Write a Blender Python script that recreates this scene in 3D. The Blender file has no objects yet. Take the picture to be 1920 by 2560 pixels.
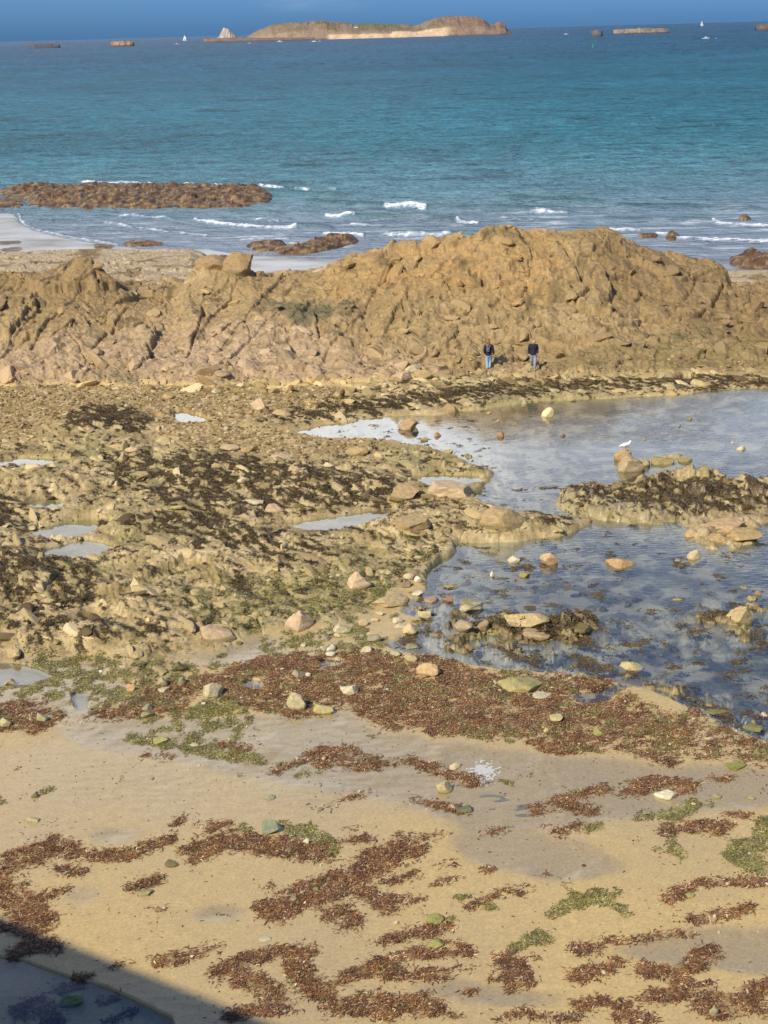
import bpy, bmesh, math, random
import numpy as np
from mathutils import Vector, Matrix
R = math.radians
sc = bpy.context.scene
col = sc.collection
rng = np.random.default_rng(7)
random.seed(7)

# ------------------------------------------------------------------ camera
F, CX, CY = 3850.0, 960.0, 1280.0           # focal length and centre for a 1920 x 2560 frame
CAMH = 18.5
PITCH, ROLL = R(17.41), R(1.55)
camd = bpy.data.cameras.new('camera'); cam = bpy.data.objects.new('camera', camd); col.objects.link(cam)
camd.sensor_fit = 'VERTICAL'; camd.sensor_height = 24; camd.lens = 24 * F / 2560
camd.clip_start = 0.5; camd.clip_end = 30000
fwd = np.array([0, math.cos(PITCH), -math.sin(PITCH)])
r0 = np.array([1.0, 0, 0]); u0 = np.array([0, math.sin(PITCH), math.cos(PITCH)])
rt = r0 * math.cos(ROLL) - u0 * math.sin(ROLL)
up = u0 * math.cos(ROLL) + r0 * math.sin(ROLL)
m = Matrix.Identity(4)
for i in range(3):
    m[i][0] = rt[i]; m[i][1] = up[i]; m[i][2] = -fwd[i]
m[2][3] = CAMH
cam.matrix_world = m
sc.camera = cam

# ------------------------------------------------------------------ world, sun, exposure
SUN_E = R(39.8); SUN_AZ = (-0.64, -0.77)
sdir = Vector((SUN_AZ[0] * math.cos(SUN_E), SUN_AZ[1] * math.cos(SUN_E), math.sin(SUN_E))).normalized()
w = bpy.data.worlds.new('World'); sc.world = w; w.use_nodes = True
nt = w.node_tree; nt.nodes.clear(); N = nt.nodes.new; L = nt.links.new
wo = N('ShaderNodeOutputWorld'); bg = N('ShaderNodeBackground'); L(bg.outputs[0], wo.inputs[0])
bg.inputs[1].default_value = 0.096
sky = N('ShaderNodeTexSky'); sky.sky_type = 'NISHITA'; sky.sun_disc = False
sky.sun_elevation = SUN_E; sky.sun_rotation = math.atan2(SUN_AZ[0], SUN_AZ[1])
sky.air_density = 1.0; sky.dust_density = 0.6; sky.ozone_density = 2.0
tc = N('ShaderNodeTexCoord'); sep = N('ShaderNodeSeparateXYZ'); L(tc.outputs['Generated'], sep.inputs[0])
tint = N('ShaderNodeValToRGB'); L(sep.outputs[2], tint.inputs[0])      # a slate blue rain haze low over the sea
cr = tint.color_ramp; cr.elements[0].position = 0.0; cr.elements[0].color = (.16, .42, 1.12, 1)
cr.elements[1].position = 0.09; cr.elements[1].color = (.64, .69, .80, 1)
e = cr.elements.new(0.028); e.color = (.21, .48, 1.2, 1)
e = cr.elements.new(0.34); e.color = (.62, .71, .88, 1)
e = cr.elements.new(0.5); e.color = (.36, .66, 1.3, 1)
mul = N('ShaderNodeMix'); mul.data_type = 'RGBA'; mul.blend_type = 'MULTIPLY'; mul.inputs[0].default_value = 1
L(sky.outputs[0], mul.inputs[6]); L(tint.outputs[0], mul.inputs[7])
mul2 = N('ShaderNodeMix'); mul2.data_type = 'RGBA'; mul2.blend_type = 'MULTIPLY'; mul2.inputs[0].default_value = 1
L(mul.outputs[2], mul2.inputs[6]); mul2.inputs[7].default_value = (1.14, 1.06, 1.0, 1); mul = mul2
mp = N('ShaderNodeMapping'); mp.inputs['Scale'].default_value = (3.2, 3.2, 15); L(tc.outputs['Generated'], mp.inputs[0])
cn = N('ShaderNodeTexNoise'); cn.inputs['Scale'].default_value = 1.6; cn.inputs['Detail'].default_value = 7; cn.inputs['Roughness'].default_value = .55
L(mp.outputs[0], cn.inputs[0])
band = N('ShaderNodeValToRGB'); L(sep.outputs[2], band.inputs[0])       # cumulus bank above the haze
b = band.color_ramp; b.elements[0].position = .045; b.elements[0].color = (0, 0, 0, 1)
b.elements[1].position = .09; b.elements[1].color = (.62, .62, .62, 1)
for p, v in ((.19, .62), (.235, .92), (.262, .86), (.29, .66), (.44, .60), (.53, .20), (.8, .12)):
    e = b.elements.new(p); e.color = (v, v, v, 1)
xm = N('ShaderNodeMapRange'); L(sep.outputs[0], xm.inputs[0])           # denser to the left
xm.inputs[1].default_value = .01; xm.inputs[2].default_value = .11; xm.inputs[3].default_value = 0.08; xm.inputs[4].default_value = -.24
ad = N('ShaderNodeMath'); ad.operation = 'ADD'; L(cn.outputs[0], ad.inputs[0]); L(band.outputs[0], ad.inputs[1])
ad2 = N('ShaderNodeMath'); ad2.operation = 'ADD'; L(ad.outputs[0], ad2.inputs[0]); L(xm.outputs[0], ad2.inputs[1])
cm = N('ShaderNodeMapRange'); cm.interpolation_type = 'SMOOTHSTEP'; L(ad2.outputs[0], cm.inputs[0])
cm.inputs[1].default_value = .66; cm.inputs[2].default_value = 1.66; cm.inputs[3].default_value = 0; cm.inputs[4].default_value = .9
mx = N('ShaderNodeMix'); mx.data_type = 'RGBA'; L(cm.outputs[0], mx.inputs[0]); L(mul.outputs[2], mx.inputs[6])
mx.inputs[7].default_value = (17, 17, 17.3, 1)
L(mx.outputs[2], bg.inputs[0])
sl = bpy.data.lights.new('sun', 'SUN'); sl.energy = 4.4; sl.angle = R(.5); sl.color = (1, .93, .775)
so = bpy.data.objects.new('sun', sl); col.objects.link(so); so.rotation_euler = sdir.to_track_quat('Z', 'Y').to_euler()
sc.view_settings.view_transform = 'Standard'; sc.view_settings.look = 'None'; sc.view_settings.gamma = 1
sc.view_settings.exposure = 0.10
sc.render.engine = 'CYCLES'; sc.cycles.max_bounces = 6; sc.cycles.transparent_max_bounces = 12
sc.cycles.caustics_reflective = False; sc.cycles.caustics_refractive = False

# ------------------------------------------------------------------ geometry of the view
def project(x, y, z):
    z = z - CAMH
    d = y * fwd[1] + z * fwd[2]
    a = x * rt[0] + y * rt[1] + z * rt[2]
    b_ = x * up[0] + y * up[1] + z * up[2]
    return CX + F * a / d, CY - F * b_ / d
def ray(u, v):
    d = fwd + rt * ((u - CX) / F) + up * ((CY - v) / F)
    return d
def ground(u, v, z=0.0):
    d = ray(u, v); t = (z - CAMH) / d[2]
    return d[0] * t, d[1] * t
def at_y(u, v, Y):
    d = ray(u, v); t = Y / d[1]
    return d[0] * t, CAMH + d[2] * t
def lin(c):
    c = np.asarray(c, float) / 255
    return np.where(c < .04045, c / 12.92, ((c + .055) / 1.055) ** 2.4)
def ALB(r_, g_, b_, k=.80):          # a colour seen in sunlight -> the surface's own colour
    return (lin((r_, g_, b_)) * k).astype(np.float32)

# ------------------------------------------------------------------ noise
def hsh(ix, iy, s):
    h = (ix.astype(np.int64) * 374761393 + iy.astype(np.int64) * 668265263 + s * 1442695041) & 0xffffffff
    h = ((h ^ (h >> 13)) * 1274126177) & 0xffffffff
    h = ((h ^ (h >> 16)) * 2246822519) & 0xffffffff
    return ((h ^ (h >> 15)) & 0xffffff).astype(np.float32) / np.float32(0xffffff)
def noise(x, y, s=0):
    x = np.asarray(x, np.float32); y = np.asarray(y, np.float32)
    ix = np.floor(x); iy = np.floor(y); fx = x - ix; fy = y - iy
    wx = fx * fx * fx * (fx * (fx * 6 - 15) + 10); wy = fy * fy * fy * (fy * (fy * 6 - 15) + 10)
    def g(dx, dy):
        a = hsh(ix + dx, iy + dy, s) * np.float32(6.2831853)
        return np.cos(a) * (fx - dx) + np.sin(a) * (fy - dy)
    a = g(0, 0); b_ = g(1, 0); c = g(0, 1); d = g(1, 1)
    return (a + (b_ - a) * wx + (c - a) * wy + (a - b_ - c + d) * wx * wy) * np.float32(1.5)
def fbm(x, y, o=4, s=0, g=.5):
    r_ = 0; a = 1.0; t = 0
    for i in range(o):
        r_ = r_ + a * noise(x, y, s + i * 17); t += a; a *= g; x = x * 2.03 + 3.1; y = y * 2.03 - 1.7
    return r_ / t
def ridged(x, y, o=4, s=0):
    r_ = 0; a = 1.0; t = 0
    for i in range(o):
        r_ = r_ + a * (1 - np.abs(noise(x, y, s + i * 13)) * 2); t += a; a *= .5; x = x * 2.07 + 1.3; y = y * 2.07 + 5.7
    return r_ / t
def cells(x, y, s=0, tilt=1.0):
    """blocky rock: each Voronoi cell its own height and tilt; also the edge distance f2-f1"""
    ix = np.floor(x); iy = np.floor(y)
    f1 = np.full(x.shape, 9, np.float32); f2 = f1.copy(); h = np.zeros(x.shape, np.float32); idv = h.copy()
    for dx in (-1, 0, 1):
        for dy in (-1, 0, 1):
            cx_ = ix + dx; cy_ = iy + dy
            px = cx_ + hsh(cx_, cy_, s); py = cy_ + hsh(cx_, cy_, s + 5)
            ex = x - px; ey = y - py; d = np.sqrt(ex * ex + ey * ey)
            q = hsh(cx_, cy_, s + 9)
            hh = (q - .5) + tilt * ((hsh(cx_, cy_, s + 21) - .5) * ex + (hsh(cx_, cy_, s + 33) - .5) * ey)
            c = d < f1
            f2 = np.where(c, f1, np.minimum(f2, d)); h = np.where(c, hh, h); idv = np.where(c, q, idv); f1 = np.where(c, d, f1)
    return h, f2 - f1, idv
def sst(a, b_, x):
    t = np.clip((x - a) / (b_ - a), 0, 1); return t * t * (3 - 2 * t)

# ------------------------------------------------------------------ survey maps (traced outlines of sand, rock, weed, pools)
MU0, MV0, MS, MW, MH = -500, 400, 2.0, 1500, 1250
def newmap(): return np.zeros((MH, MW), np.float32)
def poly(mp_, pts, val=1.0, mode='max'):
    p = np.array(pts, float); px = (p[:, 0] - MU0) / MS; py = (p[:, 1] - MV0) / MS
    x0 = max(0, int(px.min())); x1 = min(MW, int(px.max()) + 2); y0 = max(0, int(py.min())); y1 = min(MH, int(py.max()) + 2)
    if x1 <= x0 or y1 <= y0: return
    X, Y = np.meshgrid(np.arange(x0, x1), np.arange(y0, y1)); ins = np.zeros(X.shape, bool)
    n = len(px)
    for i in range(n):
        ax, ay, bx, by = px[i], py[i], px[(i + 1) % n], py[(i + 1) % n]
        if ay == by: continue
        c = ((ay > Y) != (by > Y)) & (X < (bx - ax) * (Y - ay) / (by - ay) + ax)
        ins ^= c
    s = mp_[y0:y1, x0:x1]
    if mode == 'max': s[ins] = np.maximum(s[ins], val)
    else: s[ins] = val
def stroke(mp_, pts, wd, val=1.0):
    pts = list(pts)
    if len(pts) == 1: pts = [pts[0], (pts[0][0] + 1, pts[0][1])]
    wd = wd / MS / 2 * 1.15
    for (ax, ay), (bx, by) in zip(pts[:-1], pts[1:]):
        ax, ay, bx, by = (ax - MU0) / MS, (ay - MV0) / MS, (bx - MU0) / MS, (by - MV0) / MS
        r_ = wd * 1.8 + 2
        x0 = max(0, int(min(ax, bx) - r_)); x1 = min(MW, int(max(ax, bx) + r_) + 1); y0 = max(0, int(min(ay, by) - r_)); y1 = min(MH, int(max(ay, by) + r_) + 1)
        if x1 <= x0 or y1 <= y0: continue
        X, Y = np.meshgrid(np.arange(x0, x1), np.arange(y0, y1))
        dx, dy = bx - ax, by - ay; t = np.clip(((X - ax) * dx + (Y - ay) * dy) / (dx * dx + dy * dy + 1e-6), 0, 1)
        # strokes are foreshortened ground patches: wider across than deep
        d = np.sqrt(((X - ax - t * dx) / 1.5) ** 2 + (Y - ay - t * dy) ** 2)
        s = mp_[y0:y1, x0:x1]; s[:] = np.maximum(s, val * np.clip(1.5 - d / wd, 0, 1))
def ell(mp_, u, v, ru, rv, val=1.0, soft=.5):
    x, y = (u - MU0) / MS, (v - MV0) / MS; rx, ry = ru / MS, rv / MS
    x0 = max(0, int(x - rx * 1.6)); x1 = min(MW, int(x + rx * 1.6) + 2); y0 = max(0, int(y - ry * 1.6)); y1 = min(MH, int(y + ry * 1.6) + 2)
    X, Y = np.meshgrid(np.arange(x0, x1), np.arange(y0, y1)); d = np.sqrt(((X - x) / rx) ** 2 + ((Y - y) / ry) ** 2)
    s = mp_[y0:y1, x0:x1]; s[:] = np.maximum(s, val * np.clip((1 + soft - d) / (2 * soft), 0, 1))
def blur(a, rx, ry=None):
    ry = ry or rx
    def bx(a, r_, ax):
        r_ = int(r_)
        if r_ < 1: return a
        pad = [(0, 0), (0, 0)]; pad[ax] = (r_ + 1, r_)
        c = np.cumsum(np.pad(a, pad, mode='edge'), axis=ax, dtype=np.float64)
        n = a.shape[ax]; k = 2 * r_ + 1
        hi = np.take(c, np.arange(k, k + n), axis=ax); lo = np.take(c, np.arange(0, n), axis=ax)
        return ((hi - lo) / k).astype(np.float32)
    for _ in range(2): a = bx(bx(a, rx, 1), ry, 0)
    return a
def samp(mp_, u, v):
    x = np.clip((u - MU0) / MS, 0, MW - 1.01); y = np.clip((v - MV0) / MS, 0, MH - 1.01)
    ix = x.astype(np.int32); iy = y.astype(np.int32); fx = (x - ix).astype(np.float32); fy = (y - iy).astype(np.float32)
    return (mp_[iy, ix] * (1 - fx) * (1 - fy) + mp_[iy, ix + 1] * fx * (1 - fy) + mp_[iy + 1, ix] * (1 - fx) * fy + mp_[iy + 1, ix + 1] * fx * fy)

lag = newmap()
poly(lag, [(700,1082),(850,1056),(950,1038),(1110,1034),(1180,1024),(1330,1002),(1500,994),(1700,986),(1800,970),(2600,945),(2600,1300),(1900,1300),(1400,1290),(1250,1262),(1185,1250),(1215,1205),(1240,1175),(1150,1140),(1080,1112),(980,1095),(850,1092)])
poly(lag, [(1130,1352),(1290,1350),(1400,1337),(1500,1305),(1900,1290),(2600,1290),(2600,1900),(1920,1850),(1850,1825),(1760,1790),(1700,1745),(1600,1712),(1500,1688),(1380,1676),(1200,1658),(1080,1636),(990,1622),(960,1608),(1000,1590),(1060,1560),(1010,1530),(1075,1475),(1060,1440),(1090,1405),(1150,1385)])
poly(lag, [(1410,1738),(1500,1728),(1560,1712),(1590,1716),(1500,1752),(1450,1762)])
poly(lag, [(1930,1900),(1990,1890),(2600,1900),(2600,2080),(1990,1990)], .5)
pool = newmap()
for a in [[(-60,1145),(60,1134),(185,1138),(150,1150),(40,1158),(-60,1158)], [(58,1252),(100,1236),(160,1238),(150,1262),(90,1266)],
          [(60,1318),(180,1290),(250,1285),(238,1312),(190,1330),(110,1334)], [(35,1392),(150,1352),(210,1336),(292,1352),(242,1372),(240,1397),(160,1398)],
          [(700,1298),(800,1285),(960,1262),(1010,1262),(960,1300),(850,1315),(760,1318)], [(365,1038),(405,1038),(405,1046),(370,1046)],
          [(430,1032),(465,1030),(530,1052),(520,1060),(450,1060)], [(200,1540),(250,1525),(240,1555),(215,1560)], [(1680,938),(1720,922),(1745,926),(1725,944)],
          [(0,1200),(30,1200),(30,1210),(0,1212)], [(-80,1665),(20,1655),(90,1668),(130,1690),(60,1712),(-80,1720)],[(185,1735),(225,1730),(215,1775),(190,1770)],
          [(1020,1178),(1190,1180),(1210,1200),(1090,1208),(1030,1195)], [(610,1705),(640,1700),(660,1725),(620,1722)], [(800,1650),(860,1655),(840,1670),(800,1665)],
          [(-200,2390),(40,2400),(250,2470),(430,2550),(520,2700),(-300,2900)]]:
    poly(pool, a)
film = newmap()
for a in [[(-200,1640),(200,1640),(330,1700),(300,1800),(150,1800),(-200,1790)]]: poly(film, a, .9)
#     # films of water left on the sand
for a in [[(330,1640),(540,1625),(640,1592),(720,1600),(720,1632),(620,1668),(560,1672),(450,1652)],
          [(150,1815),(330,1800),(500,1792),(640,1800),(860,1772),(925,1800),(930,1830),(1100,1862),(1500,1905),(1920,1925),(2200,1950),(2200,2010),(1900,2020),(1500,2060),(1200,2080),(1000,2010),(700,1960),(400,1900),(150,1850)],
          [(240,2080),(330,2060),(360,2090),(300,2120),(240,2110)],[(1100,2080),(1400,2090),(1600,2180),(1400,2210),(1200,2160)],[(1500,2380),(1650,2330),(2000,2320),(2000,2440),(1700,2420)],
          [(180,2220),(260,2210),(250,2270),(190,2270)],[(480,2270),(620,2250),(600,2300),(490,2310)],[(1050,2440),(1300,2480),(1500,2500),(1300,2520),(1050,2500)]]:
    poly(film, a)
rock = newmap()      # rock shelf
poly(rock, [(-500,1090),(100,1095),(130,1060),(200,1020),(300,1008),(400,1045),(420,1075),(330,1100),(500,1100),(560,1120),(700,1140),(900,1110),(1080,1115),(1240,1170),(1200,1215),(1180,1245),(1270,1255),(1400,1285),(1480,1310),(1400,1340),(1290,1352),(1130,1352),(1160,1385),(1080,1405),(1060,1440),(1000,1470),(930,1500),(860,1560),(700,1570),(640,1590),(540,1620),(330,1640),(150,1640),(-500,1650)])
poly(rock, [(560,1060),(700,1020),(900,975),(1000,905),(1300,900),(2600,880),(2600,975),(1800,972),(1500,992),(1300,1002),(1100,1030),(900,1040),(700,1075)])
poly(rock, [(270,1660),(400,1640),(460,1680),(440,1720),(330,1715)], .7)
dome = newmap()
for a in [(60,1450,200,60,.62),(330,1500,150,50,.35),(420,1410,200,35,.42),(560,1345,200,30,.35),(700,1420,150,25,.28),(90,1580,120,45,.5),(260,1600,110,40,.45),(400,1600,90,30,.35),(540,1590,80,22,.3),(250,1055,120,30,.4),(560,1185,150,25,.32),(800,1205,160,25,.32),(950,1222,120,25,.25),(350,1275,160,30,.3),(150,1205,120,22,.3),(1030,1305,140,30,.35),(1250,1310,120,26,.3),(560,1500,120,26,.3),(-150,1430,150,60,.5)]:
    ell(dome, a[0], a[1], a[2] * .8, a[3] * .8, a[4], .9)
isl = {}             # islets standing out of the lagoon
ISL = [
 ('rock_islet', 'long weed-draped rock islet with dark wrack lying across the right of the lagoon', 'rock', [(1375,1250),(1450,1222),(1540,1215),(1620,1205),(1700,1196),(1760,1190),(1830,1192),(1875,1220),(1990,1225),(1990,1290),(1900,1298),(1760,1300),(1600,1303),(1480,1285),(1390,1262)], .75),
 ('rock_islet', 'cluster of bare tan rocks in the lagoon at the right edge of the picture', 'rock', [(1712,1325),(1760,1305),(1830,1300),(1900,1320),(1905,1345),(1850,1375),(1780,1375),(1720,1345)], .5),
 ('rock_islet', 'low brown reef with a pale flat stone between the boulder clusters in the lower lagoon', 'rock', [(1120,1560),(1180,1545),(1260,1540),(1330,1535),(1400,1528),(1470,1522),(1530,1555),(1500,1590),(1400,1600),(1330,1620),(1270,1600),(1200,1590),(1140,1580)], .35),
 ('rock_islet', 'olive weed mound with a stone at its right end in the lower right lagoon', 'rock', [(1680,1540),(1730,1522),(1800,1518),(1850,1520),(1900,1545),(1880,1572),(1800,1570),(1720,1555)], .3),
 ('rock_islet', 'thin flat reef of weed in mid lagoon left of the gull rocks', 'rock', [(1405,1203),(1450,1185),(1500,1182),(1510,1195),(1460,1208)], .22),
 ('rock_islet', 'small brown reef under the pale oval slab near the weed bank', 'rock', [(1460,1685),(1540,1670),(1620,1675),(1700,1700),(1640,1718),(1560,1715),(1500,1700)], .25),
 ('rock_islet', 'low rock spit reaching right from the gull rocks', 'rock', [(1600,1152),(1650,1140),(1720,1132),(1725,1148),(1660,1160),(1610,1165)], .6),
]
rockI = newmap()
for i, (nm, lb, ct, pg, h_) in enumerate(ISL):
    poly(rockI, pg, h_ * .85)
red = newmap(); grn = newmap(); drk = newmap()
poly(red, [(340,1740),(480,1702),(600,1662),(680,1646),(800,1640),(900,1632),(1000,1640),(1080,1645),(1200,1668),(1380,1685),(1500,1695),(1560,1722),(1650,1765),(1780,1803),(1920,1853),(2500,1900),(2500,1960),(1920,1915),(1700,1902),(1500,1890),(1300,1872),(1150,1855),(1000,1842),(930,1800),(860,1772),(700,1790),(620,1790),(560,1762),(500,1742),(400,1788),(340,1795)], .85)
poly(red, [(-300,1760),(90,1755),(160,1790),(150,1815),(90,1832),(-300,1835)], .8)
poly(red, [(175,1810),(260,1770),(345,1745),(340,1790),(240,1815)], .7)
RS = [([(10,2175),(60,2150),(140,2120),(200,2140)],50),([(150,2180),(200,2188)],25),([(250,2148),(325,2143),(410,2100)],30),([(498,2068),(580,2070)],14),([(480,2140),(535,2110),(640,2115),(725,2125),(800,2140)],52),([(830,2115),(920,2100)],14),
([(690,2280),(745,2250),(820,2225),(900,2190),(960,2150),(1020,2120)],66),([(800,2240),(860,2310)],56),([(900,2230),(960,2280)],36),([(0,2240),(60,2260),(90,2300)],76),([(125,2245),(180,2225)],14),([(330,2225),(390,2205)],24),([(380,2278),(425,2278)],10),
([(390,2410),(440,2400),(530,2375)],28),([(420,2408)],40),([(540,2440),(610,2410),(700,2385),(770,2382)],34),([(580,2440),(660,2480),(700,2520)],54),([(750,2430),(790,2480),(860,2530),(960,2510)],54),([(580,2545),(650,2530)],34),([(860,2455),(960,2420),(1000,2400)],32),
([(430,2070),(455,2045)],13),([(490,2180)],12),([(862,2005),(930,1985)],13),([(790,2030),(835,2020)],10),([(355,1905),(420,1910)],14),([(700,1912),(800,1915),(880,1915),(960,1912)],16),([(660,2222),(700,2228)],10),
([(30,2390),(80,2370),(130,2360)],30),([(110,2380),(170,2370)],18),([(150,2460),(210,2445)],22),([(50,2520),(100,2490),(130,2530),(120,2600)],42),([(240,2500),(290,2490)],13),([(260,2545),(330,2520)],17),([(280,2425),(315,2415)],13),([(0,2320),(80,2340)],25),
([(1005,1910),(1070,1920),(1140,1945),(1200,1955)],28),([(1040,2005),(1110,2020),(1165,2030)],18),([(960,2150),(1030,2115)],42),([(1055,2105),(1105,2090)],13),([(1200,2085),(1270,2072)],11),([(1085,2168),(1145,2162)],8),([(960,2215),(1040,2190)],15),([(1065,2225),(1155,2195)],10),
([(960,2250),(1045,2258)],16),([(960,2283),(1000,2282)],8),([(1205,2178),(1230,2178)],13),([(1255,2230),(1330,2222)],8),([(1297,2235),(1310,2240)],20),([(1170,2275),(1240,2248)],20),([(960,2360),(1040,2335),(1110,2325)],26),([(1080,2355),(1160,2363)],10),([(940,2410),(1040,2385),(1120,2390),(1165,2380)],26),
([(960,2440),(1030,2440),(1100,2445)],32),([(1125,2425),(1200,2428)],9),([(1270,2400),(1285,2440),(1290,2465)],42),([(1230,2455),(1330,2462)],20),([(1337,2398)],14),([(1445,2380),(1490,2375)],32),([(1515,2355),(1580,2355),(1645,2342)],17),([(1440,2445),(1500,2430),(1540,2420)],38),
([(1680,2340),(1728,2338)],14),([(1735,2305),(1800,2295),(1870,2275)],25),([(1670,2250),(1690,2235)],28),([(1720,2225),(1780,2212),(1860,2212),(1980,2215)],22),([(1620,2430),(1690,2445),(1740,2410),(1770,2385)],46),([(1620,2500),(1660,2500),(1700,2490)],38),([(1720,2470),(1780,2465)],16),([(1880,2480),(1980,2440)],38),
([(1760,2515),(1810,2530),(1860,2510)],66),([(1450,2520),(1500,2510),(1570,2520)],26),([(1350,2545),(1440,2555)],20),([(1540,2545),(1620,2555)],24),([(960,2535),(1010,2520),(1060,2520)],56),([(1105,2545),(1145,2545)],13),([(1260,2555),(1320,2530)],24),([(1137,2495),(1195,2480)],8),
([(1340,2025),(1400,2010),(1480,2030)],28),([(1395,1998),(1430,2000)],18),([(1470,1985),(1510,1975)],22),([(1570,1985),(1640,1955),(1730,1970)],36),([(1370,2070),(1400,2090),(1440,2065)],14),([(1665,2085),(1740,2075),(1810,2065)],28),([(1815,2042),(1870,2042)],13),([(1760,2070),(1800,2085)],22),([(1785,1950),(1830,1950)],12),
([(720,1915),(830,1890),(930,1900)],20),([(520,1870),(600,1880)],18),([(1870,2520),(1980,2540)],40),([(650,1920),(700,1935)],10),([(1350,2190),(1380,2190)],8),([(870,2080),(905,2075)],8),([(900,2350),(940,2355)],9)]
for a, wd in RS: stroke(red, a, wd * .78, 1)
GS = [([(1270,1950),(1320,1945)],20),([(1410,1980),(1430,1985)],18),([(1550,1952),(1600,1955)],14),([(1715,2020),(1770,2015)],28),([(1590,2045),(1700,2045)],30),([(1645,2130),(1700,2145)],28),([(1650,2100),(1680,2110)],20),([(1830,2140),(1880,2120),(1930,2080)],45),([(1870,2175),(1960,2170)],35),([(1900,2060),(1980,2050)],30),
([(1385,2290),(1440,2250),(1500,2250),(1570,2285)],32),([(1400,2215),(1440,2225),(1570,2235)],14),([(1290,2375),(1330,2345),(1370,2355)],24),([(1370,2315),(1415,2325)],10),([(1135,2250),(1170,2250)],18),([(1190,2282),(1250,2275)],14),([(1060,2230),(1105,2235)],14),([(1100,2300),(1125,2325)],18),([(1180,2345),(1210,2350)],12),([(1480,2535),(1540,2535)],12),
([(690,2010),(765,2008)],16),([(670,1925),(740,1935),(800,1945)],16),([(720,2070),(790,2085),(830,2140)],34),([(590,2065),(650,2085)],16),([(415,1980),(460,1975)],12),([(30,1930),(60,1925)],13),([(100,1980),(155,1980)],16),([(0,2005),(30,2010)],20),([(35,2215),(80,2205)],12),([(160,2300),(230,2310)],14),([(340,2235),(375,2232)],12),([(585,1942),(615,1940)],10),
([(330,1850),(430,1870),(560,1890),(640,1900)],26),([(440,1780),(560,1770),(620,1790)],26),([(880,1870),(960,1850)],20),([(1455,2075),(1520,2070)],20),([(1560,1830),(1700,1860)],24),([(1480,1830),(1520,1830)],22),([(1820,1915),(1870,1918)],18),([(1270,2500),(1300,2500)],8),([(1000,2170),(1030,2165)],14)]
for a, wd in GS: stroke(grn, a, wd, .95)
poly(grn, [(-200,1655),(120,1625),(400,1645),(560,1652),(620,1670),(500,1722),(380,1745),(300,1800),(160,1765),(-200,1745)], .62)
poly(grn, [(330,1790),(480,1745),(640,1790),(660,1850),(520,1880),(330,1850)], .5)
poly(grn, [(640,1590),(760,1580),(900,1560),(1000,1600),(960,1650),(800,1650),(700,1680),(640,1650)], .6)
poly(grn, [(430,1480),(560,1430),(700,1430),(960,1400),(1120,1380),(1040,1470),(900,1560),(700,1570),(620,1600),(480,1560)], .55)
poly(grn, [(1250,1690),(1330,1690),(1420,1700),(1400,1750),(1280,1750),(1220,1715)], .7)
poly(grn, [(1560,1770),(1660,1780),(1760,1830),(1700,1850),(1560,1810)], .55)
poly(grn, [(900,1290),(1130,1350),(1150,1390),(1000,1400),(880,1340)], .45)
poly(drk, [(150,1060),(200,1028),(290,1010),(350,1030),(400,1052),(380,1080),(300,1085),(240,1075),(150,1088)], .85)
poly(drk, [(-300,1100),(180,1105),(180,1130),(-300,1135)], .6)
poly(drk, [(200,1130),(560,1120),(900,1180),(1060,1200),(1060,1290),(960,1260),(700,1290),(500,1290),(300,1240),(230,1170)], .60)
poly(drk, [(-300,1230),(60,1230),(90,1280),(60,1330),(-300,1330)], .68)
poly(drk, [(250,1290),(500,1280),(700,1330),(960,1400),(700,1440),(600,1400),(400,1360),(300,1330)], .58)
poly(drk, [(-300,1385),(240,1385),(290,1440),(230,1530),(-300,1520)], .56)
poly(drk, [(-300,1520),(200,1530),(420,1550),(430,1600),(300,1640),(-300,1640)], .44)
poly(drk, [(560,1440),(660,1430),(650,1500),(560,1500)], .7); poly(drk, [(365,1565),(420,1565),(420,1615),(365,1615)], .85)
poly(drk, [(620,1056),(750,1012),(900,988),(1100,962),(1300,944),(1500,938),(1700,928),(2500,935),(2500,970),(1600,980),(1300,1000),(1100,1020),(850,1048),(700,1068)], .66)
poly(drk, [(1375,1250),(1450,1222),(1700,1196),(1830,1192),(1990,1225),(1990,1290),(1760,1300),(1480,1285)], .66)
poly(drk, [(1290,1260),(1480,1310),(1400,1335),(1300,1300)], .7); poly(drk, [(860,1290),(1130,1252),(1190,1280),(1000,1290)], .55)
poly(drk, [(1120,1560),(1330,1540),(1470,1522),(1530,1555),(1500,1590),(1330,1620),(1200,1590)], .7)
poly(drk, [(1680,1540),(1850,1515),(1880,1572),(1720,1560)], .7); poly(drk, [(1460,1690),(1600,1670),(1700,1700),(1560,1720)], .6); poly(drk, [(1400,1205),(1500,1180),(1512,1198),(1460,1210)], .9)
poly(drk, [(1120,1160),(1300,1150),(1300,1165),(1180,1185),(1110,1180)], .6)
for a in [(700,2600)]: pass
gravel = newmap()
poly(gravel, [(-500,960),(400,960),(900,975),(900,1000),(620,1050),(560,1060),(560,1115),(400,1100),(420,1075),(380,1040),(290,1008),(150,1050),(100,1095),(-500,1100)])
poly(gravel, [(440,1070),(700,1080),(850,1095),(1000,1105),(1000,1130),(700,1140),(560,1115)], .8)
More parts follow.
